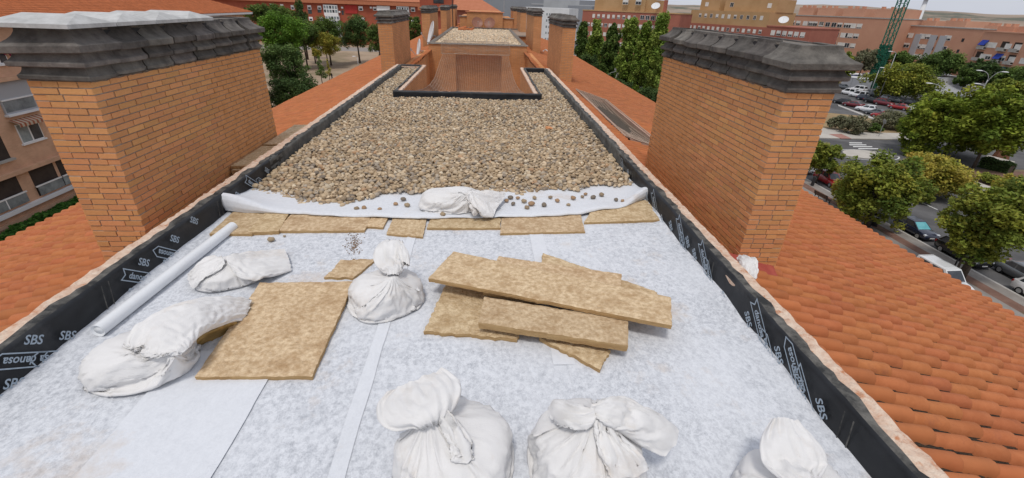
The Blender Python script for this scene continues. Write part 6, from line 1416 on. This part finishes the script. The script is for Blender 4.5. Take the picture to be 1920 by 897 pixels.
# ================================================================ vehicles
def car_meshes(kind):
    Lc, Wc, Hc = dict(hatch=(4.1, 1.76, 1.48), suv=(4.4, 1.84, 1.66), van=(4.4, 1.82, 1.84), sedan=(4.5, 1.80, 1.45))[kind]; hw = Wc / 2; belt = .92 if kind in ('hatch', 'sedan') else 1.05
    hood = belt - .10; nose = .68
    xs = dict(hatch=[(-2.05, .78), (-1.95, .95), (-1.2, belt + .02), (.6, belt), (.85, belt - .02), (1.55, hood - .02), (1.9, nose + .05), (2.05, .55)], sedan=[(-2.25, .75), (-2.15, .96), (-1.6, .98), (.5, belt), (.8, belt - .02), (1.7, hood - .02), (2.1, nose + .03), (2.25, .55)], suv=[(-2.2, .85), (-2.12, 1.06), (-1.3, belt + .03), (.7, belt), (.95, belt - .02), (1.65, hood), (2.05, nose + .16), (2.2, .62)], van=[(-2.2, .9), (-2.17, 1.1), (-1.3, belt), (.9, belt), (1.15, belt - .04), (1.7, hood - .02), (2.1, nose + .12), (2.2, .62)])[kind]
    g = MB(); rings = []
    for x, zt in xs:
        k = .86 if abs(x) > Lc / 2 - .06 else (.96 if abs(x) > Lc / 2 - .3 else 1); w = hw * k; zb = .26 if abs(x) > Lc / 2 - .2 else .2; mid = min(.62, zt - .08)
        half = [(w * .86, zb), (w * .98, zb + .16), (w, mid), (w * .95, zt - .05), (w * .84, zt)]
        rings.append([(x, y, z) for y, z in half] + [(x, -y, z) for y, z in reversed(half)])
    n = 10; v = [p for r in rings for p in r]; f = [(i * n + k, (i + 1) * n + k, (i + 1) * n + (k + 1) % n, i * n + (k + 1) % n) for i in range(len(rings) - 1) for k in range(n)] + [tuple(range(n)), tuple(reversed([(len(rings) - 1) * n + k for k in range(n)]))]
    g.add(v, f); body = g.mesh('body', (), True)
    a0, a1, a2, a3 = dict(hatch=(-1.95, -1.45, .05, .95), sedan=(-1.75, -1.0, .05, .9), suv=(-2.05, -1.6, .15, 1.0), van=(-2.14, -2.0, .5, 1.25))[kind]; bw, tw = hw * .86, hw * .70 if kind != 'van' else hw * .78; zb, zt = belt - .04, Hc - .05
    Bq = [(a0, -bw, zb), (a0, bw, zb), (a3, bw, zb), (a3, -bw, zb)]; Tq = [(a1, -tw, zt), (a1, tw, zt), (a2, tw, zt), (a2, -tw, zt)]
    out = {'body': body}
    def lerp(p, q, t): return tuple(p[i] + (q[i] - p[i]) * t for i in range(3))
    def pane(name, q0, q1, r1, r0):
        def ins(u, v_): return lerp(lerp(q0, q1, u), lerp(r0, r1, u), v_)
        g = MB(); g.add([ins(.06, .04), ins(.94, .04), ins(.94, .90), ins(.06, .90)], [(0, 1, 2, 3)]); return g
    cab = MB(); cab.add(Bq + Tq, [(0, 1, 5, 4), (1, 2, 6, 5), (2, 3, 7, 6), (3, 0, 4, 7), (4, 5, 6, 7)])
    rc = .05; cab.add([(a1 + .05, -tw + .03, zt), (a1 + .05, tw - .03, zt), (a2 - .05, tw - .03, zt), (a2 - .05, -tw + .03, zt), (a1 + .25, -tw + .2, Hc), (a1 + .25, tw - .2, Hc), (a2 - .3, tw - .2, Hc), (a2 - .3, -tw + .2, Hc)], [(0, 1, 5, 4), (1, 2, 6, 5), (2, 3, 7, 6), (3, 0, 4, 7), (4, 5, 6, 7)])
    out['cabin'] = cab.mesh('cabin', ())
    def off(gm, dx, dy, dz=.004): gm.v = [(x + dx, y + dy, z + dz) for x, y, z in gm.v]; return gm
    out['windscreen'] = off(pane('w', Bq[2], Bq[3], Tq[3], Tq[2]), .012, 0).mesh('windscreen', 'glass_dark'); out['rear_window'] = off(pane('w', Bq[0], Bq[1], Tq[1], Tq[0]), -.012, 0).mesh('rear_window', 'glass_dark')
    for nm, s in (('side_window', 1), ('side_window_b', -1)):
        q0, q1, r1, r0 = (Bq[1], Bq[2], Tq[2], Tq[1]) if s > 0 else (Bq[0], Bq[3], Tq[3], Tq[0]); g = MB()
        for u0, u1 in ((.08, .47), (.52, .92)):
            g.add([lerp(lerp(q0, q1, a), lerp(r0, r1, a), t) for a, t in ((u0, .08), (u1, .08), (u1 - .02, .88), (u0 + .02, .88))], [(0, 1, 2, 3)])
        out[nm] = off(g, 0, .012 * s).mesh('side_window', 'glass_dark')
    g = MB(); g.lathe([(.001, -.1), (.2, -.1), (.31, -.09), (.325, -.05), (.325, .05), (.31, .09), (.2, .1), (.001, .1)], 18); me = g.mesh('tyre', 'rubber', True); me.transform(Matrix.Rotation(R_(90), 4, 'X')); out['tyre'] = me
    g = MB(); g.lathe([(.001, .105), (.06, .108), (.19, .104), (.205, .10)], 12); g.lathe([(.001, -.105), (.06, -.108), (.19, -.104), (.205, -.10)], 12); me = g.mesh('rim', 'rim'); me.transform(Matrix.Rotation(R_(90), 4, 'X')); out['rim'] = me
    hx, rx_ = Lc / 2 - .14, -Lc / 2 + .07
    g = MB(); g.box(-.14, -.2, -.07, .06, .2, .07); out['headlight'] = g.mesh('headlight', 'head_lamp'); g = MB(); g.box(-.06, -.14, -.12, .08, .14, .12); out['tail_light'] = g.mesh('tail_light', 'tail_lamp')
    g = MB(); g.box(Lc / 2 - .05, -hw * .5, .34, Lc / 2 + .012, hw * .5, .52); out['grille'] = g.mesh('grille', 'plastic_black'); g = MB(); g.box(-Lc / 2 - .012, -.26, .5, -Lc / 2 + .02, .26, .61); g.box(Lc / 2 + .0, -.26, .36, Lc / 2 + .02, .26, .47); out['number_plate'] = g.mesh('number_plate', 'plate')
    out['dims'] = (Lc, Wc, Hc, nose, belt); return out
CARS = {k: car_meshes(k) for k in ('hatch', 'suv', 'van', 'sedan')}
def car(label, x, y, rz, kind, colour, group, shade=False, z=GZ):
    C = CARS[kind]; Lc, Wc, Hc, nose, belt = C['dims']
    root = empty('parked_car', (x, y, z), rz, label=label, cat='van' if kind == 'van' else 'car', group=group, kind='thing')
    link('body', C['body'], root, material=colour); link('cabin', C['cabin'], root, material=colour)
    o = link('windscreen', C['windscreen'], root, material='sun_shade' if shade else 'glass_dark')
    for nm in ('rear_window', 'side_window', 'side_window_b', 'grille', 'number_plate'): link('side_window' if nm == 'side_window_b' else nm, C[nm], root)
    wx = Lc * .305
    for sx in (-1, 1):
        for sy in (-1, 1):
            w = link('wheel', C['tyre'], root, (wx * sx, sy * (Wc / 2 - .09), .325)); link('rim', C['rim'], w)
    for sy in (-1, 1):
        link('headlight', C['headlight'], root, (Lc / 2 - .16, sy * (Wc / 2 - .26), nose - .02), (0, .25, -.25 * sy)); link('tail_light', C['tail_light'], root, (-Lc / 2 + .07, sy * (Wc / 2 - .2), .84))
    return root
DN, UP = -math.pi / 2, math.pi / 2; ST = 'cars parked along the street'
car('dark blue hatchback with turquoise windscreen shade by the street tree', 44.95, 40.6, DN, 'hatch', 'car_navy', ST, True)
car('black car parked behind the leaning signpost', 44.95, 35.3, DN, 'suv', 'car_black', ST)
car('white car cut by the picture edge', 45.0, 28.0, DN, 'suv', 'car_white', ST)
car('grey car between the black and the white one, under the branches', 46.9, 31.4, DN, 'sedan', 'car_grey', ST)
car('silver car under the yellow-green tree', 45.2, 46.6, DN, 'hatch', 'car_silver', ST)
car('red car behind the wooden bench', 45.9, 55.4, DN, 'suv', 'car_red', ST)
car('white car beyond the red one, at the chimney edge', 45.6, 61.0, DN, 'hatch', 'car_white', ST)
x, y = gp(1722, 384); car('dark car half hidden by bushes across the road', 61.6, 55.5, UP, 'hatch', 'car_navy', ST)
car('dark red car alone on the far side of the road', 62.5, 48.2, UP, 'hatch', 'car_dkred', ST)
vx, vy, _ = on_z(1776, 502, GZ + 1.8); car('white van on the pavement at the tile edge', vx, vy, DN + .05, 'van', 'car_white', ST, z=GZ + .12)
CP = 'cars in the car park'
for lab, cx_, cy_, kind, colr, fl in (
    ('dark red saloon at the left end of the front row', 226, 660, 'sedan', 'car_dkred', 1), ('white sporty car in the front row of the car park', 375, 715, 'suv', 'car_white', 1), ('dark car next to the white sporty one', 470, 750, 'sedan', 'car_grey', 1), ('red car end behind the brownish shrub', 548, 785, 'hatch', 'car_red', 1), ('dark car by the right chimney cap', 100, 628, 'hatch', 'car_black', 1),
    ('white van with dark windows, front one of the pair', 175, 525, 'van', 'car_white', 1), ('white van farther back in the pair', 285, 490, 'van', 'car_white', 1), ('small white van before the grey cabins', 285, 555, 'van', 'car_white', 1), ('navy car left of the black one', 365, 590, 'hatch', 'car_navy', 0), ('black car in the second row of the car park', 455, 620, 'sedan', 'car_black', 0),
    ('dark red estate in the second row', 575, 645, 'suv', 'car_dkred', 0), ('bright red saloon in the middle of the car park', 745, 690, 'sedan', 'car_red', 1), ('white off-roader at the right of the second row', 915, 715, 'suv', 'car_white', 1), ('grey car below the white off-roader', 960, 762, 'hatch', 'car_silver', 1),
    ('grey car under the round car park tree', 722, 612, 'hatch', 'car_grey', 0), ('silver car behind the dark red estate', 640, 590, 'hatch', 'car_silver', 0), ('black car under the round tree, right one', 880, 645, 'sedan', 'car_black', 0), ('dark car behind the white vans', 130, 462, 'sedan', 'car_grey', 0), ('grey car before the site cabins', 470, 545, 'suv', 'car_grey', 0)):
    px, py = 1560 + cx_ / 5.98, 90 + cy_ / 5.98; a, b = gp(px, py), gp(px + 30, py + 5); car(lab, a[0], a[1], math.atan2(b[1] - a[1], b[0] - a[0]) + (math.pi if fl else 0), kind, colr, CP)
for lab, px, py, c in (('white car on the street beside the poplars', 1085, 84, 'car_white'), ('white van farther up the poplar street', 1078, 78, 'car_white'), ('dark car at the foot of the poplars', 1137, 137, 'car_black'), ('white car glimpsed below the tallest poplar', 1222, 187, 'car_white')):
    a = gp(px, py); car(lab, a[0], a[1], UP, 'hatch', c, 'cars on the poplar street')

# ================================================================ street furniture
def lamp(label, head, pole, dist, base=None):
    h = Vector(at_dist(*head, dist)); p = Vector(at_dist(*pole, dist)); root = empty('street_lamp', (p.x, p.y, GZ), label=label, cat='street lamp', group='street lamps', kind='thing'); o = Vector((p.x, p.y, GZ))
    g = MB(); hh = h - o; pp = p - o; g.tube([(0, 0, 0), (0, 0, pp.z * .5), (0, 0, pp.z)], [.11, .085, .07], 8); g.build('pole', 'metal_grey', root, smooth=True)
    g = MB(); n = 8; q = []
    for i in range(n + 1): t = i / n; q.append((hh.x * (1 - math.cos(t * 1.57)), hh.y * (1 - math.cos(t * 1.57)), pp.z + (hh.z - pp.z) * math.sin(t * 1.57)))
    g.tube(q, .05, 6); g.build('arm', 'metal_grey', root, smooth=True)
    d = Vector((hh.x, hh.y, 0)); d = d.normalized() if d.length > .01 else Vector((1, 0, 0)); s = Vector((-d.y, d.x, 0)); g = MB(); v = []
    for t, w, zz in ((-.15, .07, .06), (.1, .17, .1), (.6, .19, .1), (.85, .08, .04)):
        for sy, sz in ((-1, -.3), (1, -.3), (.7, 1), (-.7, 1)): v.append(tuple(hh + d * t + s * (w * sy) + Vector((0, 0, zz * sz))))
    f = [(i * 4 + k, (i + 1) * 4 + k, (i + 1) * 4 + (k + 1) % 4, i * 4 + (k + 1) % 4) for i in range(3) for k in range(4)] + [(3, 2, 1, 0), (12, 13, 14, 15)]; g.add(v, f); g.build('lamp_head', 'lamp_white', root); return root
lamp('street lamp leaning out before the round car park tree', (1747, 157), (1766, 168), 118); lamp('tall street lamp with long arm above the plane trees', (1880, 135), (1845, 164), 128); lamp('street lamp facing left above the plane trees', (1841, 133), (1852, 150), 134); lamp('low street lamp among the plane tree tops', (1838, 158), (1846, 165), 122)
lamp('street lamp among the poplars beside the tile edge', (1166, 134), (1140, 143), 128); lamp('street lamp in front of the green crane', (1673, 97), (1680, 101), 165); lamp('short street lamp left of the crane foot', (1651, 127), (1648, 132), 160); lamp('park lamp standing on the sand by the second chimney', (666, 106), (670, 108), 150)
# bench
bx, by = gp(1540, 378); root = empty('park_bench', (bx, by, GZ + .12), UP + .1, label='dark slatted bench on the pavement before the red car', cat='bench', kind='thing')
for i in range(4): g = MB(); g.box(-1.1, -.3 + .15 * i, .43, 1.1, -.19 + .15 * i, .47); g.build('seat_slat', 'wood_slat', root)
for i in range(3): g = MB(); g.box(-1.1, .32 + .04 * i, .58 + .14 * i, 1.1, .36 + .04 * i, .69 + .14 * i); g.build('back_slat', 'wood_slat', root)
for s in (-1, 1):
    g = MB(); g.bar((s * .9, -.25, 0), (s * .9, -.25, .43), .06); g.bar((s * .9, .25, 0), (s * .9, .3, .43), .06); g.bar((s * .9, -.28, .41), (s * .9, .3, .41), .05); g.bar((s * .9, .3, .43), (s * .9, .46, 1.0), .05); g.build('leg', 'metal_dark', root)
# bin
bx, by = gp(1636, 428); root = empty('litter_bin', (bx, by, GZ + .12), label='dark litter bin on the pavement left of the street tree', cat='bin', kind='thing')
g = MB(); g.lathe([(.001, .2), (.27, .2), (.31, .95), (.31, 1.0), (.27, 1.0), (.24, .3), (.001, .3)], 16); g.build('drum', 'metal_dark', root, smooth=True); g = MB(); g.lathe([(.32, .96), (.33, 1.0), (.32, 1.04), (.29, 1.0)], 16); g.build('rim_band', 'metal_grey', root)
for s in (-1, 1): g = MB(); g.bar((s * .34, 0, 0), (s * .34, 0, 1.05), .06); g.build('post', 'metal_dark', root)
# leaning signpost / signs
bx, by = gp(1788, 502); g = MB(); root = empty('signpost', (bx, by, GZ + .12), label='thin pole with a flat arm before the black car', cat='signpost', kind='thing'); g.tube([(0, 0, 0), (0, 0, 4.2)], .06, 8); g.build('post', 'metal_dark', root); g = MB(); g.bar((-.9, .9, 4.2), (.9, -.9, 4.2), .12, .06); g.build('arm', 'metal_grey', root)
bx, by = gp(1647, 257); root = empty('road_sign', (bx, by, GZ + .12), label='round road sign seen from behind on the light pavement', cat='road sign', kind='thing'); g = MB(); g.tube([(0, 0, 0), (0, 0, 2.9)], .05, 8); g.build('post', 'metal_grey', root); g = MB(); g.lathe([(.001, -.015), (.42, -.015), (.44, 0), (.42, .015), (.001, .015)], 24); me = g.mesh('disc', 'metal_grey', True); me.transform(Matrix.Rotation(R_(70), 4, 'Y')); o = link('disc', me, root, (-.04, -.06, 2.75))
bx, by = gp(1522, 350); g = MB(); g.tube([(0, 0, 0), (0, 0, 1.2)], .2, 10); g.tube([(0, 0, 1.2), (0, 0, 1.32)], [.2, .05], 10); g.build('bollard', 'metal_dark', None, loc=(bx, by, GZ + .12), label='dark bollard beside the bench at the chimney edge', cat='bollard')
# crane
ct = at_dist(1697, -6, 190); cb_ = at_dist(1652, 132, 190); root = empty('tower_crane', (ct[0], ct[1], GZ), .4, label='green lattice tower crane mast wrapped in net at its foot', cat='crane', kind='thing')
W2 = 1.0; HT = 34.0; leg_ = []
for sx in (-1, 1):
    for sy in (-1, 1): g = MB(); g.bar((sx * W2, sy * W2, 0), (sx * W2, sy * W2, HT), .24); g.build('leg', 'crane_green', root)
g = MB(); st = 2.0
for k in range(int(HT / st)):
    z = k * st
    for a, b in (((-1, -1), (1, -1)), ((1, -1), (1, 1)), ((1, 1), (-1, 1)), ((-1, 1), (-1, -1))):
        p, q = (a[0] * W2, a[1] * W2), (b[0] * W2, b[1] * W2); g.bar((*p, z), (*q, z), .12)
        if k % 2: p, q = q, p
        g.bar((*p, z), (*q, z + st), .12)
g.build('lattice', 'crane_green', root)
rngc = np.random.default_rng(4); n = 1100; fsd = rngc.integers(0, 4, n); u = rngc.uniform(-1, 1, n) * W2 * 1.15; zc = 12.5 * rngc.uniform(0, 1, n) ** 1.15 + .2; wv_ = W2 * 1.2 + rngc.normal(0, .06, n)
Pn = np.stack([np.where(fsd == 0, u, np.where(fsd == 1, u, np.where(fsd == 2, wv_, -wv_))), np.where(fsd == 0, wv_, np.where(fsd == 1, -wv_, u)), zc], -1)
Vn, Fn = repeat_mesh(np.array([(-.5, 0, -.4), (.5, 0, -.4), (.5, 0, .4), (-.5, 0, .4)]), np.array([(0, 1, 2, 3)]), rotz_np(np.where(fsd < 2, 0, 1.5708) + rngc.normal(0, .25, n)) * rngc.uniform(.25, .6, n)[:, None, None], Pn)
link('net_wrap', np_mesh('net_wrap', Vn, Fn, 'crane_net'), root)
# pale tapered mast behind the stair-strip block
t, b = at_dist(1732, 0, 260), at_dist(1720, 42, 260); g = MB(); root = empty('flood_mast', (b[0], b[1], GZ), label='pale tapered mast with dark head behind the crane', cat='mast', kind='thing'); hz = t[2] - GZ; g.tube([(0, 0, 0), (0, 0, hz)], [1.6, .7], 12); g.build('shaft', 'wall_white', root, smooth=True); g = MB(); g.lathe([(.001, hz), (1.6, hz + .2), (1.9, hz + 1.2), (1.2, hz + 2), (.001, hz + 2.1)], 14); g.build('lamp_head', 'metal_grey', root)
# ---- person walking in the park
px_, py_ = gp(623, 150); FW = .35
bmn = [('pelvis', (0, 0, .93), .15, .12), ('waist', (.01, 0, 1.08), .14, .10), ('chest', (.04, 0, 1.32), .17, .12), ('neck', (.05, 0, 1.5), .06, .06), ('chin', (.07, 0, 1.57), .075, .08), ('head', (.07, 0, 1.68), .085, .10), ('crown_', (.06, 0, 1.76), .06, .06),
       ('sl', (.04, .19, 1.42), .07, .07), ('el', (-.04, .25, 1.14), .05, .05), ('hl', (.08, .25, .92), .04, .04), ('sr', (.04, -.19, 1.42), .07, .07), ('er', (.06, -.26, 1.14), .05, .05), ('hr', (.2, -.25, .95), .04, .04),
       ('kl', (.17, .1, .5), .075, .075), ('al', (.2, .1, .09), .05, .05), ('tl', (.36, .1, .04), .045, .04), ('kr', (-.06, -.1, .5), .075, .075), ('ar', (-.28, -.1, .13), .05, .05), ('tr', (-.14, -.1, .04), .045, .04)]
ed = [(0, 1), (1, 2), (2, 3), (3, 4), (4, 5), (5, 6), (2, 7), (7, 8), (8, 9), (2, 10), (10, 11), (11, 12), (0, 13), (13, 14), (14, 15), (0, 16), (16, 17), (17, 18)]
me = bpy.data.meshes.new('person'); me.from_pydata([q[1] for q in bmn], ed, []); me.materials.append(MATS['fabric_dark']); po = bpy.data.objects.new('person', me); COL.objects.link(po); po.location = (px_, py_, GZ); po.rotation_euler = (0, 0, -.6)
md = po.modifiers.new('Skin', 'SKIN'); 
for i, sv in enumerate(me.skin_vertices[0].data): sv.radius = (bmn[i][2], bmn[i][3]); sv.use_root = (i == 0)
po.modifiers.new('Subsurf', 'SUBSURF').levels = 1; tagit(po, 'person in dark clothes walking across the sandy park', 'person', kind='thing')
g = MB(); v = ICO2[0] * np.array([.095, .085, .10]) + np.array([.085, 0, 1.66]); g.add(v.tolist(), ICO2[1].tolist()); g.build('face', 'skin', po, smooth=True)
g = MB(); v = ICO2[0] * np.array([.105, .10, .09]) + np.array([.045, 0, 1.715]); g.add(v.tolist(), ICO2[1].tolist()); g.build('hair', 'fabric_dark', po, smooth=True)
